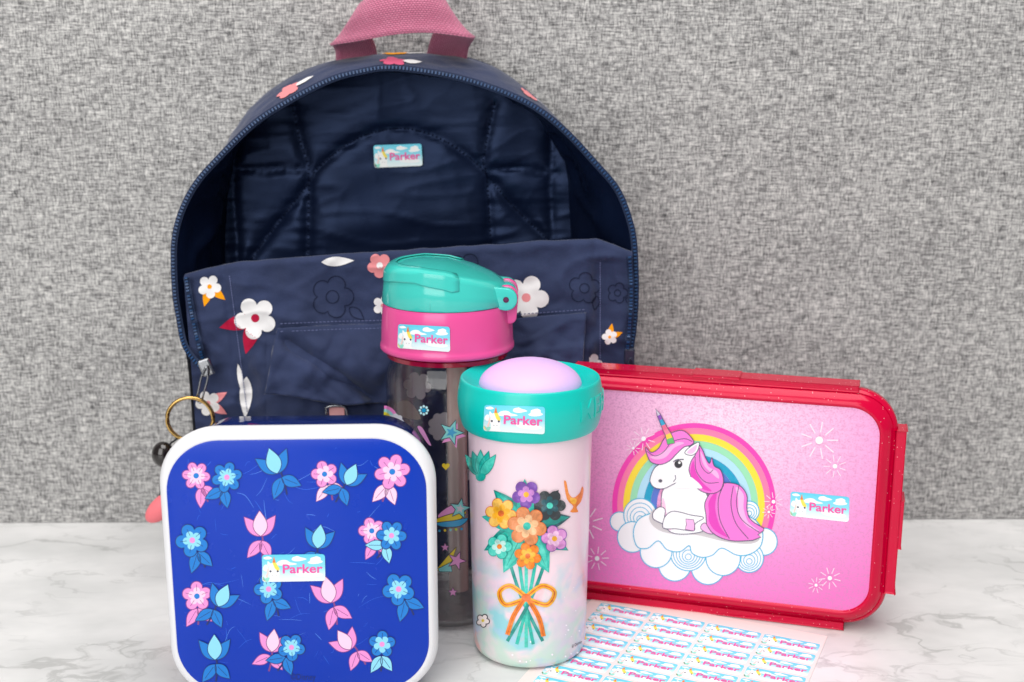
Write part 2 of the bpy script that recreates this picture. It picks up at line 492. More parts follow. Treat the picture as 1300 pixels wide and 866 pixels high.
class Art:
    def __init__(self, step): self.step = step; self.items = []; self.layer = 0
    def fill(self, pts, mat, step=None):
        self.layer += 1
        v, f = triangulate(pts, step or self.step)
        self.items.append((v, f, mat, self.layer)); return self
    def line(self, pts, w, mat, closed=False, taper=False):
        self.layer += 1
        pts = resample(pts, self.step, closed); n = len(pts); v = []; f = []
        for i, p in enumerate(pts):
            a = pts[(i - 1) % n] if closed or i else p
            b = pts[(i + 1) % n] if closed or i < n - 1 else p
            dx, dy = b[0] - a[0], b[1] - a[1]; d = math.hypot(dx, dy) or 1
            ww = w * .5 * (math.sin(math.pi * (i + .4) / (n - .2)) ** .6 if taper else 1)
            v += [(p[0] - dy / d * ww, p[1] + dx / d * ww), (p[0] + dy / d * ww, p[1] - dx / d * ww)]
        for i in range(n if closed else n - 1):
            a = 2 * i; b = 2 * ((i + 1) % n); f.append((a, a + 1, b + 1, b))
        self.items.append((v, f, mat, self.layer)); return self
    def outlined(self, pts, mat, omat, w):
        self.fill(pts, mat); self.line(pts, w, omat, True); return self
    def text(self, s, x0, y0, x1, y1, mat, bold=.02, cap=None):
        # cap: (y of baseline) y0 top of capital, y1 baseline
        self.layer += 1
        v, f = text_tris(s, bold)
        xs = [p[0] for p in v]; mnx, mxx = min(xs), max(xs)
        ch = -min(p[1] for p in v)
        vv = [(x0 + (p[0] - mnx) / (mxx - mnx) * (x1 - x0), y1 + p[1] / ch * (y1 - y0)) for p in v]
        self.items.append((vv, f, mat, self.layer)); return self
    def build(self, name, parent, mapper, face_cam=True, kind=None, uv=None):
        vs, fs, mi, mats, uvs = [], [], [], [], []
        for v, f, m, l in self.items:
            if m not in mats: mats.append(m)
            o = len(vs); k = mats.index(m)
            pv = [mapper(x, y, l) for x, y in v]
            vs += pv; uvs += [(uv(x, y) if uv else (x, y)) for x, y in v]
            for t in f:
                q = [Vector(pv[i]) for i in t]
                if face_cam:
                    nn = (q[1] - q[0]).cross(q[2] - q[0])
                    if nn.dot(CAM - q[0]) < 0: t = t[::-1]
                elif ((q[1] - q[0]).cross(q[2] - q[0])).z < 0: t = t[::-1]
                fs.append(tuple(i + o for i in t)); mi.append(k)
        return mk(name, vs, fs, mats, parent, True, mi, uvs, kind)

# ---- the name label (sky, clouds, unicorn head, name), drawn in its own units: x 0..1, y 0..0.416
LW, LH = 890.0, 370.0
def lab(pts): return [((x - 235) / LW, (y - 155) / LW) for x, y in pts]
def label_art(step):
    a = Art(step)
    W = flat(250, 251, 250, .5, .25)
    r = rrect(.5, LH / LW / 2, .045, 5)
    a.fill([(x + .5, y + LH / LW / 2) for x, y in r], MAT['label'])
    a.layer = 1
    for c in ([(255, 195), (290, 182), (330, 178), (360, 190), (375, 205), (330, 218), (275, 215)],
              [(655, 225), (670, 195), (700, 185), (740, 178), (780, 195), (830, 205), (865, 222), (820, 235), (760, 248), (690, 245)],
              [(880, 265), (915, 245), (920, 210), (965, 195), (1010, 185), (1060, 205), (1062, 235), (1095, 258), (1050, 280), (960, 290), (900, 282)],
              [(440, 275), (470, 245), (530, 228), (590, 235), (630, 262), (700, 275), (725, 290), (640, 300), (520, 305), (450, 298)],
              [(245, 345), (265, 300), (300, 290), (320, 330), (300, 380), (260, 370)]):
        a.fill(lab(cat(c, k=3)), W); a.layer -= 1
    a.layer += 1
    a.fill(lab(cat([(700, 400), (760, 370), (840, 400), (940, 385), (1040, 410), (1090, 440), (1000, 470), (820, 465), (720, 440)], k=3)), flat(246, 250, 251, .5, .25))
    a.layer += 1
    a.fill(lab(cat([(330, 510), (345, 450), (325, 390), (330, 330), (310, 290), (318, 242), (355, 275), (400, 262), (450, 300), (480, 370), (478, 430), (470, 470), (490, 515), (410, 519)], k=4)), W)
    a.fill(lab(cat([(325, 330), (308, 360), (300, 410), (285, 450), (310, 465), (322, 420), (330, 370)], k=3)), flat(247, 214, 205, .5, .25)); a.layer -= 1
    a.fill(lab(cat([(250, 450), (245, 490), (275, 517), (318, 519), (340, 470), (300, 465), (280, 480)], k=3)), flat(150, 226, 206, .5, .25)); a.layer -= 1
    a.fill(lab(cat([(240, 455), (244, 490), (265, 512), (280, 510), (262, 485)], k=3)), flat(250, 214, 120, .5, .25))
    a.fill(lab(cat([(385, 262), (425, 258), (450, 300), (482, 350), (455, 372), (420, 350), (400, 310)], k=4)), flat(250, 226, 96, .5, .25))
    a.fill(lab([(404, 180), (427, 262), (380, 264)]), flat(240, 128, 66, .5, .25)); a.layer -= 1
    for x, y in ((353, 381), (455, 381)): a.fill(lab(ell(x, y, 16, 15, 0, 10)), flat(70, 70, 90, .5, .25)); a.layer -= 1
    for x, y in ((385, 440), (430, 440)): a.fill(lab(ell(x, y, 9, 7, 0, 8)), flat(190, 190, 195, .5, .25)); a.layer -= 1
    a.layer += 1
    p0, p1 = lab([(525, 290), (1090, 410)])
    a.text('Parker', p0[0], p0[1], p1[0], p1[1], flat(240, 92, 166, .5, .25), .022)
    return a
def put_label(parent, corners, mapper, step=.05, off=2.0):
    tl, tr, br, bl = corners
    def mp(x, y, l):
        t = y / (LH / LW)
        u = (tl[0] * (1 - x) + tr[0] * x) * (1 - t) + (bl[0] * (1 - x) + br[0] * x) * t
        v = (tl[1] * (1 - x) + tr[1] * x) * (1 - t) + (bl[1] * (1 - x) + br[1] * x) * t
        return mapper(u, v, l + off)
    return label_art(step).build('name_label', parent, mp)

# ================================================================== the setting
tv = []
tx0, tx1, ty0, ty1, th = -1.1, 1.1, -0.60, 0.90, 0.03
bm = bmesh.new()
bmesh.ops.create_cube(bm, size=1)
for v in bm.verts:
    v.co = Vector(((tx0 + tx1) / 2 + v.co.x * (tx1 - tx0), (ty0 + ty1) / 2 + v.co.y * (ty1 - ty0), -th / 2 + v.co.z * th))
bmesh.ops.bevel(bm, geom=bm.edges[:], offset=.003, segments=3, profile=.5, affect='EDGES')
me = bpy.data.meshes.new('table'); bm.to_mesh(me); bm.free()
me.materials.append(MAT['marble'])
table = link(bpy.data.objects.new('table', me)); table['kind'] = 'structure'
# upholstered wall panel behind everything, set a touch out of square
def wall_y(x): return 0.8437 + 0.0104 * x
wv = []
for dy in (0, .03):
    for x, z in ((-1.1, .0005), (1.1, .0005), (1.1, 1.0), (-1.1, 1.0)): wv.append((x, wall_y(x) + dy, z))
mk('backdrop', wv, [(0, 1, 2, 3), (7, 6, 5, 4), (0, 4, 5, 1), (1, 5, 6, 2), (2, 6, 7, 3), (3, 7, 4, 0)], MAT['wall'], None, False, kind='structure')

# ================================================================== backpack
bag = thing('backpack', 'open navy backpack with pink top handle leaning on the grey fabric backdrop', 'backpack', (-.07, .79, 0))
def lerp_tab(tab, x):
    if x <= tab[0][0]: return tab[0][1]
    for (a, fa), (b, fb) in zip(tab, tab[1:]):
        if x <= b: return fa + (fb - fa) * (x - a) / (b - a)
    return tab[-1][1]
def zip_y(v): return lerp_tab([(85, .775), (250, .768), (470, .757), (740, .752)], v)
Fpx = [(262, 715), (252, 640), (246, 560), (240, 480), (236, 450), (228, 405), (223, 372), (221, 328), (223, 298), (232, 266), (249, 234), (274, 205), (323, 157), (372, 125.5), (421, 101),
       (458, 91), (495, 86), (549, 92), (598, 103), (648, 120.6), (685, 140), (721, 170), (758, 210), (783, 240), (798, 276), (805, 311), (807, 372), (804, 420), (797, 470), (790, 560), (784, 640), (776, 715)]
Bpx = [(296, 690), (290, 620), (287, 540), (285, 470), (284, 400), (284, 340), (285, 290), (287, 240), (292, 200), (304, 163), (323, 133), (348, 111), (382, 91), (421, 77.5), (471, 71), (500, 69),
       (549, 68), (593, 72.6), (628, 85), (648, 98.5), (672, 118), (697, 145), (712, 178), (721, 220), (724, 270), (726, 320), (726, 400), (724, 470), (722, 540), (720, 620), (712, 690)]
def curve3(px, yf, n):
    pts = [at_y(u, v, yf(v)) for u, v in cat(px, False, 8)]
    L = [0]
    for a, b in zip(pts, pts[1:]): L.append(L[-1] + (b - a).length)
    out = []; j = 0
    for i in range(n):
        t = L[-1] * i / (n - 1)
        while j < len(L) - 2 and L[j + 1] < t: j += 1
        out.append(pts[j].lerp(pts[j + 1], (t - L[j]) / max(1e-9, L[j + 1] - L[j])))
    return out
NF = 240
Fc = curve3(Fpx, zip_y, NF)
Bc = curve3(Bpx, lambda v: .833, NF)
cen = Vector((-.07, .79, .16))
def gusset(w, i, inner):
    p = Fc[i].lerp(Bc[i], w)
    rad = Vector((p.x - cen.x, 0, (p.z - cen.z) * .7)); rad.normalize()
    belly = math.sin(math.pi * w)
    top = max(0, min(1, (p.z - .22) / .1))
    p = p + rad * (.003 * belly * top)
    wr = noise.noise(Vector((p.x * 24, w * 2.2, p.z * 24)))
    if inner:
        p = p - rad * .0022
        wr2 = noise.noise(Vector((p.x * 50 + 9, w * 4 + i * .01, p.z * 50)))
        rg = (1 - abs(noise.noise(Vector((p.x * 30 + 5, w * 2.5, p.z * 30))))) ** 5
        p = p + rad * (belly * (.0045 * wr + .0035 * wr2 - .0045 * rg) - .003 * belly)
    else:
        p = p + rad * ((.0015 * wr + .0010 * (1 - abs(noise.noise(Vector((p.x * 60, w * 5, p.z * 60))))) ** 6) * belly)
    return p
NW = 22
for nm, inner, mt in (('side_panel', False, MAT['bag']), ('side_lining', True, MAT['lining'])):
    vs = [gusset(j / (NW - 1), i, inner) for j in range(NW) for i in range(NF)]
    mk(nm, vs, grid_faces(NF, NW), mt, bag)
# base panel closing the bottom, and outer back
b0, b1, b2, b3 = Fc[0], Fc[-1], Bc[-1], Bc[0]
vs = []
for j in range(9):
    for i in range(25):
        p = b0.lerp(b1, i / 24).lerp(b3.lerp(b2, i / 24), j / 8)
        vs.append(Vector((p.x, p.y, max(.002, p.z - .014 * math.sin(math.pi * i / 24) ** .4))))
mk('base_panel', vs, grid_faces(25, 9), MAT['bag'], bag)
bp = [(p.x, p.z) for p in Bc]
v2, f2 = triangulate(bp, .012)
mk('back_panel', [(x, .8372, z) for x, z in v2], f2, MAT['bag'], bag)

# quilted lining of the back panel
seams = [cat([(318, 345), (320, 328), (355, 280), (392, 232), (404, 213), (446, 180), (483, 166), (520, 164), (561, 177), (598, 202), (616, 220), (653, 264), (697, 306), (720, 335)], False, 4),
         [(368, 120), (380, 177), (392, 212), (392, 232), (391, 323), (391, 360)], [(628, 130), (621, 160), (613, 205), (618, 222), (623, 306), (624, 360)],
         [(300, 217), (345, 214), (392, 214)], [(618, 216), (660, 213), (705, 220)], [(700, 170), (698, 240), (703, 340)], [(300, 165), (296, 240), (302, 340)]]
seams_r = [resample(s, 6, False) for s in seams]
def seam_d(u, v):
    best = 1e9
    for s in seams_r:
        for x, y in s:
            d = (x - u) ** 2 + (y - v) ** 2
            if d < best: best = d
    return math.sqrt(best)
def lining_y(u, v):
    d = seam_d(u, v)
    puff = .0034 * (1 - math.exp(-(d / 7.0) ** 1.2))
    puck = .0016 * noise.noise(Vector((u / 34, v / 7.5, 2))) * math.exp(-d / 15) + .0024 * noise.noise(Vector((u / 95, v / 60, 7)))
    fold = .0009 * noise.noise(Vector((u / 110 + v / 50, v / 45, 11)))
    rid = (1 - abs(noise.noise(Vector((u / 130, v / 30 + u / 300, 17))))) ** 9
    puff += .0005 * rid + .0003 * (1 - abs(noise.noise(Vector((u / 40, v / 120, 27))))) ** 10
    return .8318 - puff + puck + fold
poly = [(u, v) for u, v in cat(Bpx[3:-3], False, 4)] + [(722, 480), (285, 480)]
v2, f2 = triangulate(poly, 3.6)
mk('back_lining', [at_y(u, v, lining_y(u, v)) for u, v in v2], [f[::-1] for f in f2], MAT['lining'], bag)
# stitching along the seams: many tiny dashes in one mesh
vs, fs = [], []
for s in seams_r[:3]:
    s2 = resample(s, 3.5, False)
    for k in range(0, len(s2) - 1):
        (u0, v0), (u1, v1) = s2[k], s2[k + 1]
        p = at_y(u0, v0, lining_y(u0, v0) - .0006); q = at_y(u0 + (u1 - u0) * .6, v0 + (v1 - v0) * .6, lining_y(u0, v0) - .0006)
        t = (q - p).normalized(); w = Vector((t.z, 0, -t.x)) * .0006
        o = len(vs); vs += [p - w, p + w, q + w, q - w]; fs.append((o, o + 1, o + 2, o + 3))
mk('lining_stitches', vs, fs, flat(8, 13, 32, .9, .02), bag, kind='stuff')
put_label(bag, [(474, 184.5), (535, 182.5), (536.5, 210.5), (475.5, 213)], lambda u, v, l: at_y(u, v, .8258 - l * 4e-5))

# front panel, unzipped and sagging
vt_tab = [(228, 358), (245, 352), (262, 347), (285, 342), (340, 337), (405, 332), (500, 326), (600, 319), (700, 313), (757, 311), (780, 318), (806, 328)]
left_tab = [(350, 233), (470, 243), (735, 262)]; right_tab = [(322, 803), (400, 805), (470, 798), (735, 778)]
def seamdip(x, w): return math.exp(-(x / w) ** 2)
def front_y(u, v):
    c = (u - 520) / 285.0
    y = .752 + .010 * abs(c) ** 3 - .005 * math.exp(-((v - 470) / 90) ** 2)
    ls = 283 + (v - 340) * .13; rs = 756 + (v - 310) * .02
    y += .0014 * seamdip(u - ls, 4.0) + .0014 * seamdip(u - rs, 4.0)
    y += .0045 * seamdip(u - (rs + 12), 16) * (1 if v > 330 else 0) - .002 * seamdip(u - (rs - 14), 10)
    y += .004 * seamdip(u - (ls + 14), 12) * max(0, min(1, (v - 400) / 50)) - .003 * seamdip(u - (ls + 34), 14) * max(0, min(1, (v - 400) / 60))
    y += .0042 * noise.noise(Vector((u / 90, v / 70, 3))) + .0022 * noise.noise(Vector((u / 36, v / 28, 5))) + .0008 * noise.noise(Vector((u / 15, v / 13, 15)))
    y += .0030 * noise.noise(Vector((u / 22 + v / 40, v / 90, 8))) * max(0, min(1, (v - 380) / 60))
    pk = max(0, min(1, (v - 395) / 40))
    y -= .0022 * pk * (1 - abs(noise.noise(Vector((u / 48 - v / 60, v / 70 + u / 200, 41))))) ** 8
    y -= .0012 * (1 - abs(noise.noise(Vector((u / 80, v / 34 + u / 240, 51))))) ** 9
    return y
NS, NT = 190, 130
rows = []
for j in range(NT):
    row = []
    for i in range(NS):
        s = i / (NS - 1); u0 = 233 + s * 570
        v = lerp_tab(vt_tab, u0) + 2.6 * noise.noise(Vector((u0 / 60, 1, 4))) + 1.2 * noise.noise(Vector((u0 / 21, 3, 4))); v = v + (728 - v) * (j / (NT - 1))
        u = lerp_tab(left_tab, v) * (1 - s) + lerp_tab(right_tab, v) * s
        p = at_y(u, v, front_y(u, v)); p.z = max(p.z, .003)
        row.append(p)
    rows.append(row)
fold = []
for k in range(9, 0, -1):
    if k <= 6:
        a = math.pi * k / 6; fold.append([p + Vector((0, .0035 - .0035 * math.cos(a), .0035 * math.sin(a))) for p in rows[0]])
    else:
        fold.append([p + Vector((0, .0075, -.013 * (k - 6))) for p in rows[0]])
rows = fold + rows
mk('front_panel', [p for r in rows for p in r], grid_faces(NS, len(rows)), MAT['bag'], bag)

# pocket and its flap on the front panel
def pocket_y(u, v):
    e = min(1, max(0, (u - 338) / 16)) * min(1, max(0, (748 - u) / 16))
    return front_y(u, v) - .0008 - .006 * e * min(1, max(0, (v - 425) / 50))
vs = []
for j in range(46):
    for i in range(90):
        u = 338 + 410 * i / 89; v = 425 + 200 * j / 45
        vs.append(at_y(u, v, pocket_y(u, v)))
mk('front_pocket', vs, grid_faces(90, 46), MAT['bag'], bag)
flap_top = [(352, 417), (430, 413), (560, 410), (660, 404), (744, 398)]
flap_bot = [(336, 500), (370, 503), (400, 509), (440, 515), (490, 511), (560, 500), (660, 478), (740, 466)]
def flap_y(u, v, t):
    y = front_y(u, v) - .0016 - .0125 * t ** .8
    d = ((u - 356) * .62 - (v - 432)) / 1.18
    y += .0075 * math.exp(-(d / 9) ** 2) * min(1, max(0, (u - 352) / 15)) * (1 if u < 470 else math.exp(-(u - 470) / 30))
    y += .0042 * noise.noise(Vector((u / 44, v / 30, 21))) * t + .0016 * noise.noise(Vector((u / 17 - v / 22, v / 30, 31))) * t
    return y
vs = []
for j in range(34):
    t = j / 33
    for i in range(120):
        s = i / 119
        ut = 352 + 392 * s; ub = 336 + 404 * s
        vt_, vb = lerp_tab(flap_top, ut), lerp_tab(flap_bot, ub)
        u = ut + (ub - ut) * t; v = vt_ + (vb - vt_) * t
        vs.append(at_y(u, v, flap_y(u, v, t)))
fl = mk('pocket_flap', vs, grid_faces(120, 34), MAT['bag'], bag)
md = fl.modifiers.new('thickness', 'SOLIDIFY'); md.thickness = .0012; md.offset = -1
# stitch lines on the front
vs, fs = [], []
def stitch(line, yf, step=5.0, w=.00028):
    s2 = resample(line, step, False)
    for (u0, v0), (u1, v1) in zip(s2, s2[1:]):
        q1 = (u0 + (u1 - u0) * .62, v0 + (v1 - v0) * .62)
        p = at_y(u0, v0, yf(u0, v0) - .0008); q = at_y(*q1, yf(*q1) - .0008)
        t = (q - p).normalized(); ww = Vector((-t.z, 0, t.x)) * w
        o = len(vs); vs.extend([p - ww, p + ww, q + ww, q - ww]); fs.append((o, o + 1, o + 2, o + 3))
stitch([(290 + (v - 340) * .13, v) for v in range(350, 530, 6)], front_y)
stitch([(762, v) for v in range(330, 470, 6)], front_y)
stitch([(356, 411), (430, 408), (560, 405), (660, 399), (744, 393)], front_y)
stitch([(356, 421), (430, 418), (560, 415), (660, 409), (740, 403)], lambda u, v: flap_y(u, v, .08))
stitch([(341, 497), (372, 499), (402, 505), (440, 510), (490, 506)], lambda u, v: flap_y(u, v, .95))
mk('front_stitches', vs, fs, flat(92, 100, 140, .7), bag, kind='stuff')

# zip chains
def zip_chain(pts, parent, nm='zip', wdir=None, tooth=.0023):
    vs, fs = [], []
    n = len(pts)
    tv, tf = [], []
    acc = 0.0
    for i, p in enumerate(pts):
        a = pts[max(i - 1, 0)]; b = pts[min(i + 1, n - 1)]
        t = (b - a).normalized()
        nrm = Vector((0, -1, .12)).normalized()
        w = t.cross(nrm).normalized(); nn = w.cross(t)
        if nn.y > 0: nn = -nn
        for k, (x, h) in enumerate(((-1, -.4), (-.6, .0), (0, .35), (.6, 0), (1, -.4))):
            vs.append(p + w * (x * .0021) + nn * (.0008 + h * .0008))
    fs = grid_faces(5, n)
    z = mk(nm, vs, fs, MAT['zip'], parent)
    # teeth
    dist = 0
    for i in range(n - 1):
        a, b = pts[i], pts[i + 1]; L = (b - a).length; t = (b - a) / max(L, 1e-9)
        nrm = Vector((0, -1, .12)).normalized(); w = t.cross(nrm).normalized(); nn = w.cross(t)
        if nn.y > 0: nn = -nn
        while dist < L:
            c = a + t * dist + nn * .0013
            o = len(tv)
            for dz in (0, .0011):
                for sx, sy in ((-1, -1), (1, -1), (1, 1), (-1, 1)):
                    tv.append(c + w * (sx * .00095) + t * (sy * .0005) + nn * dz)
            tf += [tuple(o + k for k in q) for q in ((4, 5, 6, 7), (0, 1, 5, 4), (1, 2, 6, 5), (2, 3, 7, 6), (3, 0, 4, 7))]
            dist += tooth
        dist -= L
    mk('zip_teeth', tv, tf, MAT['teeth'], z, smooth=False, kind='stuff')
    return z
def trim(c, vmax):
    return [p for p in c if p.z > vmax]
zmain = [p + Vector((0, -.0004, 0)) for p in Fc if p.z > .165]
sl_p, sr_p = at_y(260, 470, .7440), at_y(799, 452, .7560)
zmain = [sl_p.lerp(zmain[0], k / 8) + Vector((-.0035 * math.sin(math.pi * k / 8), 0, 0)) for k in range(8)] + zmain + [zmain[-1].lerp(sr_p, k / 8) for k in range(1, 9)]
zip_chain(zmain, bag)
def zpts(px, off): return [at_y(u, v, front_y(u, v) - off) for u, v in resample(cat(px, False, 6), 3, False)]
zip_chain(zpts([(237, 352), (242, 385), (249, 420), (258, 455), (264, 470)], .0038), bag, tooth=.0024)
zip_chain(zpts([(799, 326), (801, 370), (799, 410), (796, 445)], .0038), bag, tooth=.0024)
# zip sliders and pulls
def box_mesh(name, c, ex, ey, ez, hx, hy, hz, mat, parent, bev=.0006):
    bm = bmesh.new(); bmesh.ops.create_cube(bm, size=2)
    for v in bm.verts: v.co = Vector(c) + ex * (v.co.x * hx) + ey * (v.co.y * hy) + ez * (v.co.z * hz)
    bmesh.ops.bevel(bm, geom=bm.edges[:], offset=bev, segments=2, profile=.5, affect='EDGES')
    me = bpy.data.meshes.new(name); bm.to_mesh(me); bm.free(); me.materials.append(mat)
    o = link(bpy.data.objects.new(name, me))
    if parent is not None: o.parent = parent; o.matrix_parent_inverse = world_of(parent).inverted()
    return sharp(o, 35)
X, Y, Z = Vector((1, 0, 0)), Vector((0, 1, 0)), Vector((0, 0, 1))
def loop_px(pts, y, rad, name, mat, parent, closed=True):
    return tube(name, [at_y(u, v, y) for u, v in cat(pts, closed, 6)], rad, mat, parent, 8, closed)
sl = box_mesh('zip_slider', at_y(262, 466, .7425), (X + Z * .35).normalized(), Y, (Z - X * .35).normalized(), .0042, .0022, .0058, MAT['steel'], bag, .0014)
loop_px([(262, 466), (256, 478), (252, 496), (250, 508), (255, 511), (259, 498), (264, 478)], .7385, .0007, 'zip_pull', MAT['steel'], sl)
sr = box_mesh('zip_slider', at_y(799, 452, .7545), X, Y, Z, .0034, .0022, .0055, flat(40, 46, 66, .4), bag, .0014)
loop_px([(801, 455), (806, 470), (803, 482), (796, 480), (797, 464)], .752, .0007, 'zip_pull', flat(40, 46, 66, .4), sr)
# strap slider on the pocket
loop_px([(415, 517), (436, 516), (441, 527), (441, 540), (414, 541), (415, 528)], .7355, .0008, 'strap_buckle', MAT['steel'], bag)
box_mesh('pocket_strap', at_y(428, 529, .738), X, Y, Z, .0050, .0006, .0065, flat(222, 160, 160, .7), bag, .0003)

# pink webbing handle
hp = [(452, 88, .822, 1, 0, 0), (452, 66, .818, 1, 0, .02), (446, 50, .808, .96, -.15, .25), (438, 36, .792, .62, -.25, .75), (464, 24, .784, .22, -.1, .98), (505, 15, .781, .0, 0, 1),
      (548, 14, .782, -.12, 0, 1), (580, 25, .788, -.55, .2, .8), (578, 40, .800, -.95, .2, .3), (571, 56, .812, -1, 0, 0), (567, 72, .820, -1, 0, 0), (566, 90, .823, -1, 0, 0)]
hs = smooth_prof(hp, 8); vs, uvs = [], []
run = 0; prev = None
for u, v, y, wx, wy, wz in hs:
    c = at_y(u, v, y); w = Vector((wx, wy, wz)).normalized()
    if prev is not None: run += (c - prev).length
    prev = c
    for k in range(9):
        q = (k / 8 - .5); vs.append(c + w * (q * .0275) + Vector((0, .0012 * math.sin(k * .9), 0))); uvs.append((run, q * .0275))
hd = mk('carry_handle', vs, grid_faces(9, len(hs)), MAT['webbing'], bag, uvs=uvs)
md = hd.modifiers.new('thickness', 'SOLIDIFY'); md.thickness = .0016; md.offset = 0

# plain blossom print on the canvas
BW, BO, BP, BR_, BL = flat(226, 224, 224, .85, .12), flat(232, 150, 16, .85, .12), flat(222, 138, 142, .85, .12), flat(176, 26, 62, .85, .12), flat(26, 32, 54, .85, .12)
def front_map(u, v, l): return at_y(u, v, front_y(u, v) - .00035 - l * 7e-5)
def flap_map(u, v, l):
    vt_, vb = lerp_tab(flap_top, u), lerp_tab(flap_bot, u)
    return at_y(u, v, flap_y(u, v, max(0, min(1, (v - vt_) / (vb - vt_)))) - .00035 - l * 7e-5)
def blossom(cx, cy, r, rot, leafm, mp, lr=None, k=5, parent=bag, la=(60, 110)):
    a = Art(1.8)
    for q in la: a.fill(leaf(cx, cy, r * 1.75, r * .36, q + rot), leafm); a.layer -= 1
    a.layer += 1
    a.fill(petals(cx, cy, r, k, .38, rot), BW)
    a.fill(ell(cx, cy, r * .2, r * .2, 0, 12), leafm)
    a.build('blossom_print', parent, mp)
blossom(266, 364, 15, 10, BO, front_map, la=(30, 95))
blossom(324, 404, 27, 25, BR_, front_map, la=(80, 140))
a = Art(1.8); a.fill(leaf(408, 333, 42, 6, -3), BW); a.layer -= 1; a.fill(petals(482, 337, 16, 5, .3, 20), BP); a.fill(ell(482, 337, 4, 4), BW); a.build('blossom_print', bag, front_map)
blossom(668, 378, 29, 5, BP, front_map, la=())
a = Art(1.8); a.fill(leaf(648, 412, 44, 8, 8), BW); a.layer -= 1; a.fill(leaf(648, 414, 38, 8, 38), BW); a.build('leaf_print', bag, flap_map)
blossom(774, 428, 10, 40, BO, front_map, la=(-120, -60))
blossom(752, 462, 13, 0, BO, front_map, la=(110,))
a = Art(1.8); a.fill(leaf(313, 478, 54, 8, 92), BW); a.layer -= 1; a.fill(leaf(302, 462, 44, 3.5, 80), BW); a.build('leaf_print', bag, front_map)
blossom(264, 512, 16, 30, BP, front_map, la=(-60, 0))
a = Art(1.8); a.fill(petals(414, 505, 15, 6, .3, 0)[30:] , BO); a.layer -= 1; a.fill(leaf(424, 500, 16, 3, 40), BW); a.build('blossom_print', bag, flap_map)
blossom(486, 388, 13, 0, BP, front_map, la=())
def outline(cx, cy, r, rot, mp):
    a = Art(3.0)
    a.line(petals(cx, cy, r, 5, .3, rot), 1.1, BL, True); a.layer -= 1
    a.line(ell(cx, cy, r * .3, r * .3), 1.1, BL, True); a.layer -= 1
    a.line(leaf(cx + r * .8, cy + r * .5, r * .9, r * .22, 40 + rot), 1.1, BL, True)
    a.build('outline_print', bag, mp)
outline(422, 377, 27, 0, front_map); outline(432, 448, 30, 40, flap_map); outline(590, 345, 24, 10, front_map)
outline(742, 366, 20, 60, front_map); outline(784, 372, 13, 0, front_map); outline(700, 448, 22, 20, flap_map)
# blossoms on the top of the side panel
def gus_print(i0, w0, r, m1, m2):
    a = Art(.0022)
    a.fill(petals(0, 0, r, 5, .3, 20), m1); a.fill(leaf(r * .7, 0, r * 1.5, r * .35, 10), m2)
    L = (Bc[10] - Bc[9]).length
    def mp(x, y, l):
        fi = max(0, min(NF - 1.001, i0 + x / L)); i = int(fi); w = max(0.02, min(.98, w0 + y / .06))
        p = gusset(w, i, False).lerp(gusset(w, i + 1, False), fi - i)
        rad = Vector((p.x - cen.x, 0, (p.z - cen.z) * .7)).normalized()
        return p + rad * (.0006 + l * 6e-5)
    a.build('blossom_print', bag, mp)
def idx_at(u): return min(range(NF), key=lambda i: abs((Fc[i].x - at_y(u, 120, zip_y(120)).x)) if Fc[i].z > .22 else 9)
gus_print(idx_at(372), .25, .009, BP, BW)
gus_print(idx_at(500), .22, .009, flat(206, 84, 120, .8), BW)
gus_print(idx_at(505), .75, .009, BO, BW)
gus_print(idx_at(672), .35, .007, BP, BW)

# ================================================================== key chain on the zip pull
kc = thing('key_chain', 'gold key ring with dark bead and coral charm hanging from the backpack zip', 'key ring', at_y(241, 660, .735))
c = at_y(241, 532, .7345); rr = .0143
tube('ring', [c + Vector((rr * math.cos(t), .0022 * math.cos(t), rr * math.sin(t))) for t in [2 * math.pi * i / 48 for i in range(48)]], .00115, MAT['gold'], kc, 10, True)
tube('ring', [c + Vector((rr * math.cos(t), .0024 + .0022 * math.cos(t), rr * math.sin(t) - .0006)) for t in [2 * math.pi * i / 48 for i in range(48)]], .00105, MAT['gold'], kc, 10, True)
p0 = at_y(228, 555, .734); p1 = at_y(207, 577, .733); p2 = at_y(203, 640, .735)
tube('cord', [p0, p0.lerp(p1, .5) + Vector((0, 0, .002)), p1, p1.lerp(p2, .5), p2], .0007, flat(30, 30, 34, .6), kc, 6)
def ellipsoid(name, c, ax, mat, parent, bumpy=0):
    vs, n, m = [], 28, 15
    for j in range(m):
        ph = math.pi * j / (m - 1)
        for i in range(n):
            th_ = 2 * math.pi * i / n
            d = ax[0] * (math.sin(ph) * math.cos(th_)) + ax[1] * (math.sin(ph) * math.sin(th_)) + ax[2] * math.cos(ph)
            vs.append(Vector(c) + d * (1 + bumpy * noise.noise(d * 300)))
    return mk(name, vs, grid_faces(n, m, True), mat, parent)
ellipsoid('bead', p1, [X * .0072, Y * .0068, Z * .0086], flat(24, 16, 14, .16, .5, .5), kc)
dl = (at_y(232, 620, .735) - at_y(192, 656, .735)).normalized()
ellipsoid('charm', at_y(207, 643, .735), [dl * .0150, Y * .006, dl.cross(Y) * .0072], flat(238, 120, 128, .6), kc)

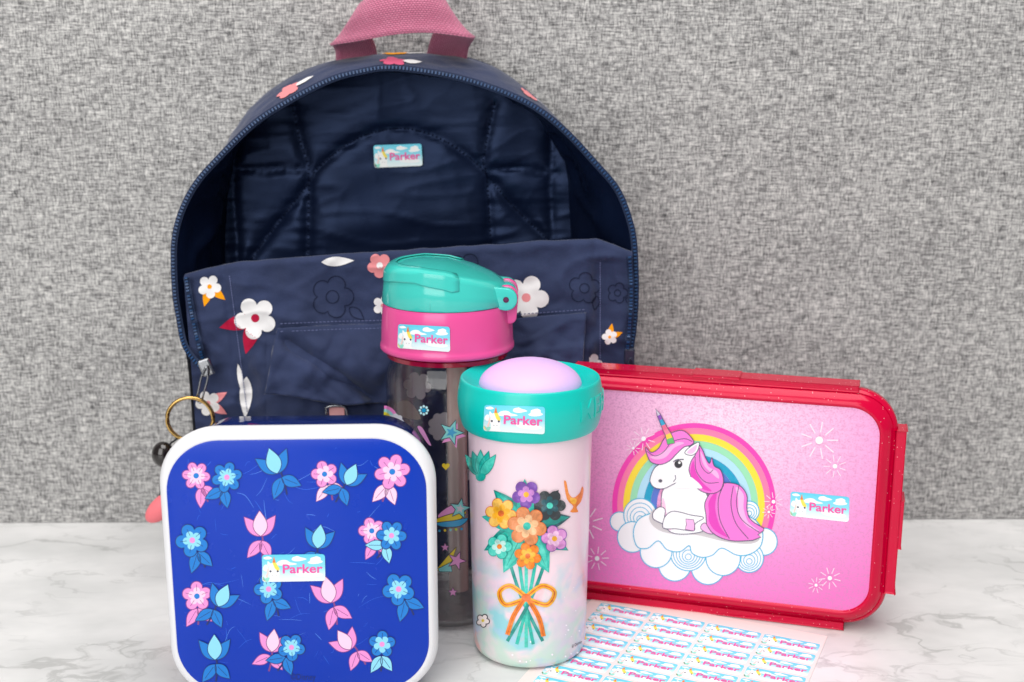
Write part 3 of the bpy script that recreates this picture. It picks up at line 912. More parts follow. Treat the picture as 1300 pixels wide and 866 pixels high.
# ================================================================== blue lunch box
sd = Vector((math.cos(R(2.3)), math.sin(R(2.3)), 0)); sn = Vector((sd.y, -sd.x, 0))          # sn faces the camera
BC = Vector((-.1113, .580, .0767)); BHW, BHH = .0717, .0766
bb = thing('sandwich_box', 'square lunch box with white rimmed blue lid standing on its side', 'lunch box', (BC.x, BC.y + .03, 0))
def bframe(s, z, d): return BC + sd * s + Z * z - sn * d
loft_rrect('lid', bframe, [(.0105, BHW - .001, BHH - .0016, .030), (.0095, BHW, BHH - .0006, .031), (.0060, BHW, BHH, .031), (.0035, BHW - .0008, BHH - .0006, .0305), (.0012, BHW - .0022, BHH - .0020, .0295),
                            (.0003, BHW - .0036, BHH - .0040, .0285), (0, BHW - .0046, BHH - .0056, .028), (.0003, BHW - .0050, BHH - .0060, .0277)], MAT['white'], bb, n=14)
pan = loft_rrect('lid_panel', bframe, [(.0004, BHW - .0048, BHH - .0058, .0278), (-.0003, BHW - .0050, BHH - .0060, .0276), (-.0005, BHW - .0056, BHH - .0066, .0270)], MAT['blue'], bb, cap0=False, n=14)
loft_rrect('body', bframe, [(.0106, BHW - .0035, BHH - .0045, .028), (.030, BHW - .0050, BHH - .0062, .027), (.054, BHW - .0070, BHH - .0088, .026), (.060, BHW - .0100, BHH - .0120, .024), (.0612, BHW - .014, BHH - .016, .021)],
           MAT['blue_clear'], bb, cap0=False, n=14)
def lid_map(u, v, l): return on_plane(u, v, BC + sn * (.00055 + l * 1.3e-5), sn)
PK, PKO, PKL = flat(238, 146, 212, .35, .4, .2), flat(130, 60, 128, .35, .4, .2), flat(248, 206, 232, .35, .4, .2)
BL1, BLO, BLL = flat(0, 122, 208, .35, .4, .2), flat(6, 36, 104, .35, .4, .2), flat(140, 216, 240, .35, .4, .2)
mrand = random.Random(12)
def motif(cx, cy, r, kind, rot=0, base=0):
    a = Art(30); a.layer = base
    m1, mo, ml = (PK, PKO, PKL) if kind == 'p' else (BL1, BLO, BLL)
    lm = BL1 if kind == 'p' else PK
    form = mrand.randrange(3); rot += mrand.uniform(-22, 22); k = mrand.choice([5, 5, 6])
    stem = R(90 + rot); ex, ey = cx + 1.75 * r * math.cos(stem), cy + 1.75 * r * math.sin(stem)
    a.line(cat([(cx, cy), ((cx + ex) / 2 + 2, (cy + ey) / 2), (ex, ey)], False, 5), 2.2, mo)
    for q, L in ((mrand.uniform(35, 70), 1.2), (mrand.uniform(110, 150), 1.3)):
        bx, by = cx + .75 * r * math.cos(stem), cy + .75 * r * math.sin(stem)
        a.outlined(leaf(bx, by, r * L, r * .33, q + rot), m1 if form else ml, mo, .8)
        a.line([(bx + r * .2 * math.cos(R(q + rot)), by + r * .2 * math.sin(R(q + rot))), (bx + r * L * .8 * math.cos(R(q + rot)), by + r * L * .8 * math.sin(R(q + rot)))], .6, mo); a.layer -= 3
    a.layer += 3
    if form == 2:                                   # a closed tulip-like bud
        for q, w_ in ((-128, .34), (-52, .34), (-90, .42)):
            a.outlined(leaf(cx, cy + r * .5, r * 1.5, r * w_, q + rot), m1 if w_ < .4 else ml, mo, .9)
    else:
        a.outlined(petals(cx, cy, r * mrand.uniform(.86, 1), k, .36, rot - 90), m1, mo, 1.0)
        a.fill(petals(cx, cy, r * .55, k, .4, rot - 90 + (0 if form else 30)), ml)
        for q in range(k):
            an = R(rot - 90 + 360 * q / k); a.line([(cx + r * .3 * math.cos(an), cy + r * .3 * math.sin(an)), (cx + r * .72 * math.cos(an), cy + r * .72 * math.sin(an))], .6, mo); a.layer -= 1
        a.layer += 1
        a.fill(ell(cx, cy, r * .17, r * .17, 0, 14), lm)
    a.build('flower_print', pan, lid_map)
for cx, cy, r, k, rot in [(249, 604, 20, 'p', -14), (288, 606, 20, 'b', 16), (352, 590, 22, 'b', 4), (412, 602, 19, 'p', -10), (440, 606, 19, 'b', 10), (498, 599, 22, 'p', 0),
                          (244, 686, 21, 'b', -8), (331, 670, 21, 'p', 12), (403, 686, 20, 'b', -6), (472, 674, 19, 'p', -16), (497, 680, 19, 'b', 12),
                          (250, 757, 20, 'p', -10), (277, 760, 20, 'b', 10), (341, 748, 20, 'b', 0), (420, 754, 22, 'p', 6), (506, 748, 21, 'b', -10),
                          (273, 827, 21, 'b', 0), (345, 818, 19, 'p', -14), (370, 822, 19, 'b', 12), (445, 815, 19, 'p', -12), (485, 818, 19, 'b', 14)]:
    motif(cx, cy, r * 1.04, k, rot, 0 if k == 'p' else 18)
put_label(pan, [(332.5, 704.5), (412.5, 703.5), (413, 737.5), (333, 739)], lid_map, .4, 36)
a = Art(3)
a.text('©Disney', 369, 855, 401, 863, flat(4, 34, 110, .4), .01)
a.build('small_print', pan, lid_map)
a = Art(6); SC = flat(40, 110, 226, .35, .4, .2)
rs = random.Random(3)
for k in range(95):
    x, y = rs.uniform(235, 480), rs.uniform(570, 850); L = rs.choice([rs.uniform(3, 12), rs.uniform(8, 30), rs.uniform(20, 60)]); an = rs.choice([rs.gauss(0, 12), rs.gauss(-45, 15), rs.gauss(60, 20)])
    bend = rs.gauss(0, .12) * L
    a.line(cat([(x, y), (x + L * .5 * math.cos(R(an)), y + L * .5 * math.sin(R(an)) + bend), (x + L * math.cos(R(an)), y + L * math.sin(R(an)))], False, 4), rs.uniform(.25, .65), rs.choice([SC, SC, flat(90, 150, 236, .35, .4, .2)]), False, True); a.layer = 1
a.items = [(v, f, m, .2) for v, f, m, l in a.items]
a.build('scratches', pan, lid_map, kind='stuff')

# ================================================================== pink and red lunch box
q0, q1 = at_z(745, 764, 0), at_z(1070, 804, 0)
pd = (q1 - q0).normalized(); pn = Vector((pd.y, -pd.x, 0))
S0, S1 = -.0465, .1820                                    # lid ends along the front line
PZ = (.0035, .1515)
PC = q0 + pd * ((S0 + S1) / 2) + Z * (sum(PZ) / 2); PHW, PHH = (S1 - S0) / 2, (PZ[1] - PZ[0]) / 2
pb = thing('lunch_box', 'glittery red lunch box with pink unicorn and rainbow lid standing on its side', 'lunch box', (PC.x + .01, PC.y + .02, 0))
def pframe(s, z, d): return PC + pd * s + Z * z - pn * d
loft_rrect('lid_frame', pframe, [(.0135, PHW - .001, PHH - .001, .024), (.0125, PHW, PHH, .025), (.0075, PHW, PHH, .025), (.0060, PHW - .0008, PHH - .0008, .0245), (.0050, PHW - .0021, PHH - .0020, .0237), (.0054, PHW - .0025, PHH - .0024, .0234), (.0044, PHW - .0030, PHH - .0029, .0230), (.0022, PHW - .0055, PHH - .0052, .021), (.0008, PHW - .0078, PHH - .0076, .019),
                                 (.0003, PHW - .0090, PHH - .0088, .018), (.0006, PHW - .0098, PHH - .0098, .0172), (.0020, PHW - .0104, PHH - .0106, .0166), (.0022, PHW - .0120, PHH - .0120, .016)], MAT['red'], pb, cap1=False, n=12)
ppan_lv = [(s, z) for s, z in rrect(PHW - .0102, PHH - .0104, .0168, 12)]
vs = [pframe(s, z, .00165) for s, z in ppan_lv]
c0 = -((S0 + S1) / 2); zz0 = sum(PZ) / 2
panel = mk('lid_panel', vs, [tuple(range(len(vs)))], MAT['pinkprint'], pb, False, uvs=[(s - c0, z + zz0) for s, z in ppan_lv])
loft_rrect('body', pframe, [(.0138, PHW - .0022, PHH - .0022, .023), (.024, PHW - .003, PHH - .003, .0225), (.036, PHW - .006, PHH - .006, .021), (.038, PHW - .010, PHH - .010, .018)], MAT['pinkbody'], pb, cap0=False, n=12)
def bar(name, s0, s1, z0, z1, d0, d1, bev, parent=pb, mat=None):
    return box_mesh(name, pframe((s0 + s1) / 2 + c0, (z0 + z1) / 2 - zz0, (d0 + d1) / 2), pd, pn, Z, (s1 - s0) / 2, abs(d1 - d0) / 2, (z1 - z0) / 2, mat or MAT['red'], parent, bev)
# latches: long clip strips with a raised finger tab
lt = bar('latch', -.012, .1585, .1495, .1535, .0052, .019, .0006); bar('latch_tab', .062, .090, .1525, .1541, .0045, .020, .0003, lt)
lr = bar('latch', .1808, .1866, .0270, .1285, .0048, .019, .0008); bar('latch_tab', .1862, .1882, .0560, .0860, .0040, .021, .0004, lr)
lb = bar('latch', -.012, .1585, .0004, .0052, .0035, .018, .0005)
ll = bar('latch', -.0512, -.0455, .0270, .1285, .0048, .019, .0008)
PP = PC - pn * .00165
def ppan_map(u, v, l): return on_plane(u, v, PP + pn * (.0001 + l * 1.3e-5), pn)
def z1(p): return [(730 + x / 4.33, 460 + y / 4.33) for x, y in p]
def z2(p): return [(730 + x / 3.67, 630 + y / 3.67) for x, y in p]
def F3(r, g, b): return flat(r, g, b, .35, .4, .2)
WHT, OUT, BLU = F3(244, 242, 244), F3(78, 72, 104), F3(70, 178, 216)
# sparkles
for cx, cy, r in [(1040, 559, 24), (1060, 592, 14.5), (817, 557, 15), (804, 569, 9), (982, 637, 12), (976, 650, 8), (758, 709, 15), (1053.5, 734, 14), (1036, 743, 10), (744, 664, 22)]:
    a = Art(20)
    a.fill(ell(cx, cy, r * .2, r * .2, 0, 16), F3(252, 246, 250))
    for k in range(9):
        an = R(k * 40 + cx); a.layer -= 1
        a.line([(cx + r * .42 * math.cos(an), cy + r * .42 * math.sin(an)), (cx + r * math.cos(an), cy + r * math.sin(an))], max(.8, r * .07), F3(250, 226, 240))
    for it in a.items: pass
    a.items = [(v, f, m, 30) for v, f, m, l in a.items]
    a.build('sparkle_print', panel, ppan_map)
# rainbow
a = Art(40)
rc = (881, 641); radii = [104, 97.5, 90, 81.5, 73, 64, 55, 47]
for k, cc in enumerate([(244, 62, 176), (250, 124, 168), (250, 220, 58), (152, 222, 178), (176, 222, 242), (0, 158, 196), (84, 116, 202)]):
    a.layer = 0
    a.fill(arc_band(*rc, radii[k + 1] - .0, radii[k] - .15, -200, 20, 60), F3(*cc), 200)
a.layer = 1
a.build('rainbow_print', panel, ppan_map)
# clouds
a = Art(60); a.layer = 2
def puff(x, y, r, rings=0):
    (cx, cy), = z2([(x, y)]); r /= 3.67
    a.outlined(ell(cx, cy, r, r * 1.02, 0, 40), WHT, BLU, 1.3)
    for k in range(rings):
        q = r * (1 - (k + 1) / (rings + 1)); a.line(ell(cx, cy + (r - q) * .3, q, q, 0, 32), 1.0, BLU, True); a.layer -= 1
    a.layer += 1
puff(208, 118, 44); puff(303, 88, 76, 4); puff(268, 190, 70); puff(812, 70, 46, 3); puff(880, 212, 62)
puff(465, 318, 76); puff(620, 332, 78); puff(528, 262, 84, 5); puff(812, 288, 66, 4); puff(378, 258, 74); puff(690, 288, 80)
a.outlined(z2(cat([(272, 165), (300, 105), (370, 75), (430, 60), (600, 50), (800, 90), (868, 150), (868, 225), (820, 268), (755, 275), (684, 242), (640, 275), (590, 285), (545, 265), (532, 230), (490, 258), (430, 250), (388, 208), (340, 242), (290, 235)], k=5)), WHT, BLU, 1.3)
a.fill(z2(cat([(345, 95), (380, 60), (480, 90), (640, 120), (800, 170), (860, 195), (820, 222), (700, 212), (560, 180), (430, 172), (365, 140)], k=4)), F3(206, 200, 202))
a.build('cloud_print', panel, ppan_map)
# unicorn
a = Art(60); a.layer = 60
UW, UP, UPD, UPL = F3(246, 244, 245), F3(240, 120, 208), F3(226, 62, 184), F3(246, 178, 226)
a.outlined(z1(cat([(485, 700), (545, 662), (630, 640), (700, 690), (735, 760), (720, 830), (722, 900), (700, 930), (600, 945), (520, 930), (480, 860), (474, 780)], k=4)), UW, OUT, 1.0)
a.fill(z1(cat([(484, 745), (478, 780), (484, 860), (520, 925), (530, 900), (505, 840), (496, 780)], k=3)), F3(246, 196, 224))
a.outlined(z2(cat([(362, 100), (366, 72), (395, 50), (420, 62), (416, 104), (420, 130), (380, 116)], k=4)), UW, OUT, 1.0)
a.outlined(z2(cat([(408, 140), (420, 95), (460, 70), (540, 88), (600, 100), (560, 128), (555, 160), (512, 158), (470, 152), (425, 152)], k=4)), UW, OUT, 1.0)
a.outlined(z2([(516, 106), (552, 110), (558, 134), (554, 162), (513, 155), (519, 132)]), UPL, OUT, .9)
a.outlined(z2(cat([(585, 150), (600, 125), (632, 140), (650, 172), (620, 174)], k=3)), UPL, OUT, .9)
# tail
tail = cat([(896, 652), (895, 638), (905, 622), (919, 613.5), (938, 616), (948, 628.6), (948, 645), (951, 657), (958, 664)], False, 5) + [(970, 671)] + cat([(969, 674), (962, 679)], False, 2) + [(966, 682)] + cat([(956, 686), (934, 687), (918, 684), (904, 676), (896, 664)], False, 5)[:-1]
a.outlined(tail, UP, OUT, 1.1)
a.fill(cat([(900, 650), (900, 636), (910, 624), (908, 645), (914, 668), (924, 682), (908, 674), (900, 662)], k=4), UPD)
a.fill(cat([(934, 618), (944, 628), (944, 645), (950, 663), (964, 674), (948, 668), (938, 652), (937, 634)], k=4), UPL)
for ln in ([(919, 615), (912, 634), (914, 660), (926, 684)], [(931, 617), (928, 640), (934, 664), (950, 684)], [(938, 617), (935, 640), (942, 660), (964, 676)]):
    a.line(cat(ln, False, 5), 1.0, OUT); a.layer -= 1
a.layer += 1
# back mane
a.outlined(z1(cat([(672, 455), (700, 480), (720, 530), (740, 556), (752, 524), (765, 570), (800, 592), (816, 650), (800, 702), (750, 722), (690, 706), (640, 655), (620, 600), (636, 535)], k=4)), UP, OUT, 1.1)
a.fill(z1(cat([(650, 540), (634, 600), (652, 652), (700, 696), (752, 708), (700, 660), (664, 600)], k=4)), UPD)
a.fill(z1(cat([(690, 490), (706, 560), (740, 600), (790, 640), (780, 600), (735, 575), (712, 530)], k=4)), UPL)
for ln in ([(684, 470), (690, 560), (730, 610), (760, 590)], [(660, 520), (668, 600), (720, 660), (790, 660)]):
    a.line(z1(cat(ln, False, 5)), .9, OUT); a.layer -= 1
a.layer += 1
# head
a.outlined(z1(cat([(413, 638), (420, 672), (445, 692), (490, 694), (545, 668), (600, 645), (636, 636), (626, 590), (640, 540), (664, 500), (640, 470), (600, 458), (545, 490), (495, 545), (440, 578)], k=4)), UW, OUT, 1.0)
a.fill(z1(cat([(600, 636), (640, 632), (700, 690), (640, 690), (560, 690), (550, 668)], k=4)), UW)
a.outlined(z1(cat([(602, 498), (636, 462), (682, 440), (672, 490), (640, 512)], k=3)), UW, OUT, 1.0)
a.fill(z1(cat([(615, 496), (640, 472), (670, 454), (662, 486), (640, 503)], k=3)), F3(236, 190, 226))
a.outlined(z1(cat([(388, 468), (420, 496), (460, 472), (490, 420), (540, 384), (600, 378), (652, 432), (636, 456), (600, 466), (560, 502), (520, 542), (470, 562), (420, 550), (398, 515)], k=4)), UP, OUT, 1.1)
a.fill(z1(cat([(410, 520), (450, 535), (500, 520), (545, 470), (600, 445), (560, 440), (500, 480), (450, 510)], k=4)), UPL)
a.line(z1(cat([(396, 490), (440, 515), (490, 490), (530, 440), (600, 420), (645, 436)], False, 4)), .9, OUT)
# horn
hb = [((443, 255), (443, 255)), ((452, 296), (470, 286)), ((462, 320), (482, 312)), ((474, 350), (498, 340)), ((484, 376), (512, 366)), ((496, 400), (526, 388)), ((502, 424), (538, 412)), ((508, 452), (548, 444))]
for k, cc in enumerate([(206, 196, 214), (140, 70, 180), (30, 160, 200), (232, 104, 140), (236, 130, 160), (246, 206, 70), (96, 190, 104)]):
    (l0, r0), (l1, r1) = hb[k], hb[k + 1]
    q = [l0, r0, r1, l1] if k else [l0, r1, l1]
    a.fill(z1(q), F3(*cc)); a.layer -= 1
a.layer += 1
a.line(z1([h[0] for h in hb] + [h[1] for h in hb[:0:-1]]), .9, OUT, True)
# face
a.fill(z1(ell(566, 562, 27, 26, -10)), F3(236, 232, 236)); a.fill(z1(ell(568, 560, 22, 22)), F3(40, 38, 46)); a.fill(z1(ell(574, 552, 7, 7)), F3(240, 240, 240))
a.line(z1(cat([(540, 548), (560, 536), (598, 534)], False, 4)), 1.3, OUT); a.layer -= 1
a.fill(z1(ell(469, 652, 11, 9)), F3(90, 86, 98)); a.layer -= 1
a.line(z1(cat([(550, 620), (553, 640), (540, 657)], False, 4)), .9, OUT)
a.build('unicorn_print', panel, ppan_map)
put_label(panel, [(1004, 624), (1078.5, 631), (1077.5, 663), (1002.5, 655)], ppan_map, .4, 2)

# ================================================================== drinking bottle
BT = Vector((-.0391, .6975, 0))
bt = thing('drinking_bottle', 'clear bottle with hot pink collar and mint flip lid', 'bottle', BT)
body_prof = [(.001, .0012), (.030, .0012), (.0345, .0022), (.0368, .0060), (.0374, .012), (.0375, .060), (.0375, .150), (.0370, .156), (.0350, .160), (.0345, .1635), (.0345, .176)]
lathe('bottle_body', body_prof, BT, MAT['clear'], bt, 96, False, True)
lathe('inner_wall', [(.0352, .010), (.0357, .060), (.0357, .150), (.0340, .158)], BT, mat_clear('clear_inner_wall', (.995, .995, .995), .05, .01, fres=.35), bt, 96, False, False)
lathe('bottle_base', [(.036, .0050), (.0362, .0065), (.034, .0078), (.020, .0062), (.001, .0058)], BT, mat_clear('thick_clear_base', (.9, .89, .9), .08, .05, .18, (214, 208, 210)), bt)
lathe('collar', smooth_prof([(.0350, .1685), (.0385, .1688), (.0403, .1700), (.0404, .1722), (.0398, .1745), (.0395, .182), (.0388, .192), (.0382, .1962), (.0372, .1975), (.030, .1976)], 4), BT, MAT['hotpink'], bt)
lathe('collar_reflection', [(.0343, .1648), (.0364, .1650), (.0366, .1676), (.035, .168)], BT, mat_clear('red_reflection', (.7, .1, .2), .1, .05, .6, (190, 10, 60)), bt, cap_end=False)  # red band painted as the collar's reflection in the clear neck
lathe('straw', [(.0062, .010), (.0062, .166)], BT + Vector((.0052, .004, 0)), MAT['straw'], bt, 32, True, True)
# flip lid: a cylinder with a top that slopes down to the hinge on the right
LR = .0378
def lid_top(x):
    t = (x + LR) / (2 * LR)
    return lerp_tab([(0, .2165), (.12, .2192), (.3, .2203), (.5, .2190), (.7, .2150), (.85, .2108), (1.0, .2055)], t)
vs = []; n = 96; rings = []
prof = [('w', 1.0, 0), ('w', 1.012, .05), ('w', .985, .5), ('w', .962, .86), ('w', .955, .94), ('w', .94, .985), ('t', .91, 1), ('t', .8, 1), ('t', .6, 1), ('t', .4, 1), ('t', .2, 1)]
for kind, fr, h in prof:
    for i in range(n):
        an = 2 * math.pi * i / n
        sq = 1.0 + .02 * math.cos(2 * an) ** 2
        x, y = LR * fr * math.cos(an) * sq, LR * fr * math.sin(an)
        zt = lid_top(x) + (.0022 * (1 - (abs(y) / LR) ** 2) if kind == 't' else 0)
        z = .1978 + (zt - .1978) * h
        vs.append(BT + Vector((x, y, z)))
vs.append(BT + Vector((0, 0, lid_top(0) + .0022)))
fs = grid_faces(n, len(prof), True) + [((len(prof) - 1) * n + i, (len(prof) - 1) * n + (i + 1) % n, len(vs) - 1) for i in range(n)]
fs.append(tuple(range(n - 1, -1, -1)))
lid = sharp(mk('flip_lid', vs, fs, MAT['mint'], bt), 60)
# latch plate wrapped over the left of the lid
vs = []
for j in range(15):
    for i in range(33):
        s = i / 32 * 2 - 1                      # round the left from back to front
        an = math.pi + s * R(104)
        t = j / 14
        hh = lerp_tab([(0, 0), (.45, .9), (1, 1)], t)
        x, y = LR * .978 * math.cos(an), LR * .958 * math.sin(an)
        zt = lid_top(x)
        drop = .0060 + .0030 * max(0, (abs(s) - .62) / .38) ** .5 * (1 if abs(s) < .97 else .3)
        if t < .5:
            k = t / .5; r = 1.012 - .012 * k; z = zt - drop * (1 - k) - .0006 * k
            vs.append(BT + Vector((x * r, y * r, z)))
        else:
            k = (t - .5) / .5; r = 1.0 - .20 * k
            xx, yy = x * r, y * r
            vs.append(BT + Vector((xx, yy, lid_top(xx) + .0004 + .0022 * (1 - (yy / LR) ** 2) * min(1, k * 3) - .0006 * (1 - min(1, k * 3)))))
lp = mk('latch_plate', vs, grid_faces(33, 15), MAT['mint'], lid)
md = lp.modifiers.new('thickness', 'SOLIDIFY'); md.thickness = .0006; md.offset = 1
sharp(lp, 60)
# mould seam and hinge
hc = BT + Vector((.0356, 0, .2022))
def knuckle(name, y0, y1, r, mat, parent, c=hc, hole=False):
    n = 28; vs = []
    pr = [(r - .0006, y0), (r, y0 + .0006), (r, y1 - .0006), (r - .0006, y1)]
    for rr_, yy in pr:
        for i in range(n):
            an = 2 * math.pi * i / n; vs.append(c + Vector((rr_ * math.cos(an), yy, rr_ * math.sin(an))))
    fs = grid_faces(n, 4, True) + [tuple(range(n - 1, -1, -1)), tuple(range(3 * n, 4 * n))]
    return sharp(mk(name, vs, fs, mat, parent), 40)
def hull_extrude(name, circs, y0, y1, mat, parent, bev=.0007):
    pts = []
    for cx, cz, r in circs:
        for i in range(32):
            an = 2 * math.pi * i / 32; pts.append((cx + r * math.cos(an), cz + r * math.sin(an)))
    pts = sorted(set(pts))
    def half(p):
        h = []
        for q in p:
            while len(h) > 1 and (h[-1][0] - h[-2][0]) * (q[1] - h[-2][1]) - (h[-1][1] - h[-2][1]) * (q[0] - h[-2][0]) <= 1e-12: h.pop()
            h.append(q)
        return h[:-1]
    hl = half(pts) + half(pts[::-1])
    mx_ = sum(p[0] for p in hl) / len(hl); mz_ = sum(p[1] for p in hl) / len(hl)
    vs = []
    for k, yy in ((.90, y0), (.97, y0 + bev * .3), (1, y0 + bev), (1, y1 - bev), (.97, y1 - bev * .3), (.90, y1)):
        for x, z in hl: vs.append(hc + Vector((mx_ + (x - mx_) * k, yy, mz_ + (z - mz_) * k)))
    n = len(hl)
    return sharp(mk(name, vs, grid_faces(n, 6, True) + [tuple(range(n - 1, -1, -1)), tuple(range(5 * n, 6 * n))], mat, parent), 50)
for y0, y1 in ((-.0215, -.0140), (-.0092, .0092), (.0140, .0215)):
    hull_extrude('hinge_knuckle', [(0, 0, .0066), (-.0130, .0036, .0044), (-.0120, -.0020, .0020)], y0, y1, MAT['mint'], lid)
for y0, y1 in ((-.0138, -.0094), (.0094, .0138)):
    hull_extrude('hinge_lug', [(.0002, 0, .0070), (-.003, -.012, .0040), (.0022, -.012, .0040)], y0, y1, MAT['hotpink'], bt)
knuckle('hinge_hole_shade', -.0219, -.0212, .0017, flat(96, 34, 78, .6), bt)  # dark disc painted as the shade inside the hinge hole
# mould seam groove on the front of the lid
tube('mould_seam', [BT + Vector((-.0075, -LR * (.99 - .007 * k), .199 + .0022 * k)) for k in range(7)], .00018, flat(40, 160, 150, .4), lid, 6)
def cyl_map(c, rad, back=False):
    def mp(u, v, l):
        d = ray(u, v); o = CAM - c
        r = rad + (l * 4e-5 + .00015) * (1 if not back else -1)
        A = d.x ** 2 + d.y ** 2; B = 2 * (o.x * d.x + o.y * d.y); Cc = o.x ** 2 + o.y ** 2 - r * r
        D = B * B - 4 * A * Cc
        if D < 0: D = 0
        t = (-B + (1 if back else -1) * math.sqrt(D)) / (2 * A)
        return CAM + d * t
    return mp
put_label(bt, [(505.5, 411.5), (571, 415), (571.5, 447), (504.5, 442)], cyl_map(BT, .0397), .05, 3)
bm_f, bm_b = cyl_map(BT, .0375), cyl_map(BT, .0375, True)
YEL, PNK, SKY, TEA, GRY, DRK = F3(236, 206, 40), F3(232, 150, 206), F3(60, 160, 206), F3(130, 208, 206), F3(206, 204, 212), F3(50, 46, 66)
def bprint(name, fn, mp=bm_f, st=3.0):
    a = Art(st); fn(a); a.build(name, bt, mp)
def f_rainbow(a):
    for k, cc in enumerate([(236, 130, 200), (150, 214, 214), (222, 206, 40), (160, 190, 40)]):
        a.fill(arc_band(487, 533, 18 - 4 * k - 4, 18 - 4 * k, -88, 20, 14), F3(*cc)); a.layer -= 1
    a.layer += 1
    a.fill(petals(502, 536, 11, 8, .2), F3(214, 214, 224))
bprint('rainbow_print', f_rainbow)
def f_flower(a):
    for k in range(8):
        a.fill(ell(538 + 5 * math.cos(R(45 * k)), 521 + 5 * math.sin(R(45 * k)), 1.7, 1.7, 0, 8), F3(190, 230, 236)); a.layer -= 1
    a.layer += 1; a.fill(ell(538, 521, 2.8, 2.8, 0, 12), F3(20, 150, 200))
bprint('flower_print', f_flower)
def f_star(cx, cy, r, c1, c2, rot=-80):
    def f(a):
        a.fill(star(cx + 2, cy + 4, r, r * .42, rot), PNK); a.outlined(star(cx, cy, r, r * .42, rot), c1, DRK, .9); a.fill(star(cx, cy, r * .45, r * .2, rot), c2)
    return f
bprint('star_print', f_star(573, 549, 17, TEA, SKY, -70))
bprint('heart_print', lambda a: a.fill(heart(566, 592, 5), YEL))
def f_shoot(a):
    a.outlined(cat([(556, 654), (572, 642), (590, 640), (580, 650), (562, 660)], k=4), PNK, DRK, .8)
    a.outlined(cat([(552, 660), (574, 652), (592, 650), (580, 662), (558, 664)], k=4), YEL, DRK, .8)
    a.outlined(cat([(554, 664), (576, 661), (594, 658), (584, 668), (562, 669)], k=4), SKY, DRK, .8)
    a.outlined(star(584, 646, 14, 6, -80), TEA, DRK, .9); a.fill(star(584, 646, 6, 2.6, -80), GRY)
    for k in range(5): a.fill(ell(558 + 7 * k, 674 - .6 * k, 1.7, 1.7, 0, 8), (SKY, YEL, TEA, F3(190, 210, 40), SKY)[k]); a.layer -= 1
bprint('shooting_star_print', f_shoot)
def f_kite(a):
    a.outlined([(553, 724), (568, 706), (580, 694), (574, 712), (562, 726)], YEL, DRK, .8); a.outlined([(556, 722), (572, 714), (574, 726), (558, 726)], TEA, DRK, .8)
    a.outlined(star(580, 712, 13, 5, -70), PNK, DRK, .8)
bprint('star_print', f_kite)
bprint('star_print', lambda a: a.outlined(star(565, 695, 6, 2.6), PNK, DRK, .6)); bprint('star_print', lambda a: a.outlined(star(575, 752, 6.5, 2.8), PNK, DRK, .6))
bprint('banner_print', lambda a: a.fill(cat([(530, 543), (536, 543), (546, 562), (547, 566), (542, 562)], k=3), F3(222, 150, 206)))
GB = F3(190, 186, 192)
bprint('cloud_print', lambda a: a.fill(petals(562, 542, 19, 9, .18), GB), bm_b)
bprint('blossom_print', lambda a: a.fill(petals(530, 490, 18, 6, .3, 10), GB), bm_b)
bprint('wing_print', lambda a: a.fill(cat([(505, 512), (520, 510), (534, 532), (508, 528)], k=4), F3(190, 176, 164)), bm_b)
bprint('star_print', lambda a: a.fill(star(600, 600, 14, 6), GB), bm_b)

# ================================================================== drinking cup
CU = Vector((.0103, .6445, .0006))
cu = thing('drinking_cup', 'pale pink printed cup with teal screw lid and lilac dome', 'cup', (CU.x, CU.y, 0))
def cup_r(z): return .0331 + (.0353 - .0331) * min(1, max(0, z / .137))
cup_prof = [(.001, 0), (.0278, 0), (.0304, .0006), (.0321, .0022), (.0329, .0050)] + [(cup_r(z), z) for z in (.010, .03, .06, .09, .12, .1385)]
lathe('cup_body', cup_prof, CU, MAT['cup'], cu, 128, False, True)
lid_prof = smooth_prof([(.0345, .1362), (.0368, .1358), (.0382, .1365), (.0394, .1395), (.0406, .1450), (.0411, .1510), (.0408, .1560), (.0400, .1605), (.0394, .1632), (.0387, .1642), (.0377, .1640), (.0345, .1622), (.0310, .1606), (.0282, .1598), (.0270, .1597)], 5)
tl = lathe('screw_lid', lid_prof, CU, MAT['teal'], cu, 128)
DR, DH = .0288, .0132
lathe('dome', [(DR, .1590), (DR + .0002, .1604)] + [(DR * math.cos(R(q)), .1604 + DH * math.sin(R(q)) ** 1.12) for q in range(6, 88, 5)] + [(.0006, .1604 + DH)], CU, MAT['lilac'], cu, 96)
def lid_surf(l):
    tab = [(z, r) for r, z in lid_prof[:lid_prof.index(min(lid_prof, key=lambda p: abs(p[1] - .1632))) + 1]]
    tab.sort()
    def mp(u, v, ll):
        r = .040; p = None
        for _ in range(5):
            p = cyl_map(CU, r + l)(u, v, ll); r = lerp_tab(tab, p.z - CU.z)
        return p
    return mp
put_label(tl, [(615, 514), (692, 516.5), (691.5, 551.5), (613.5, 547)], lid_surf(.0), .04, 3)
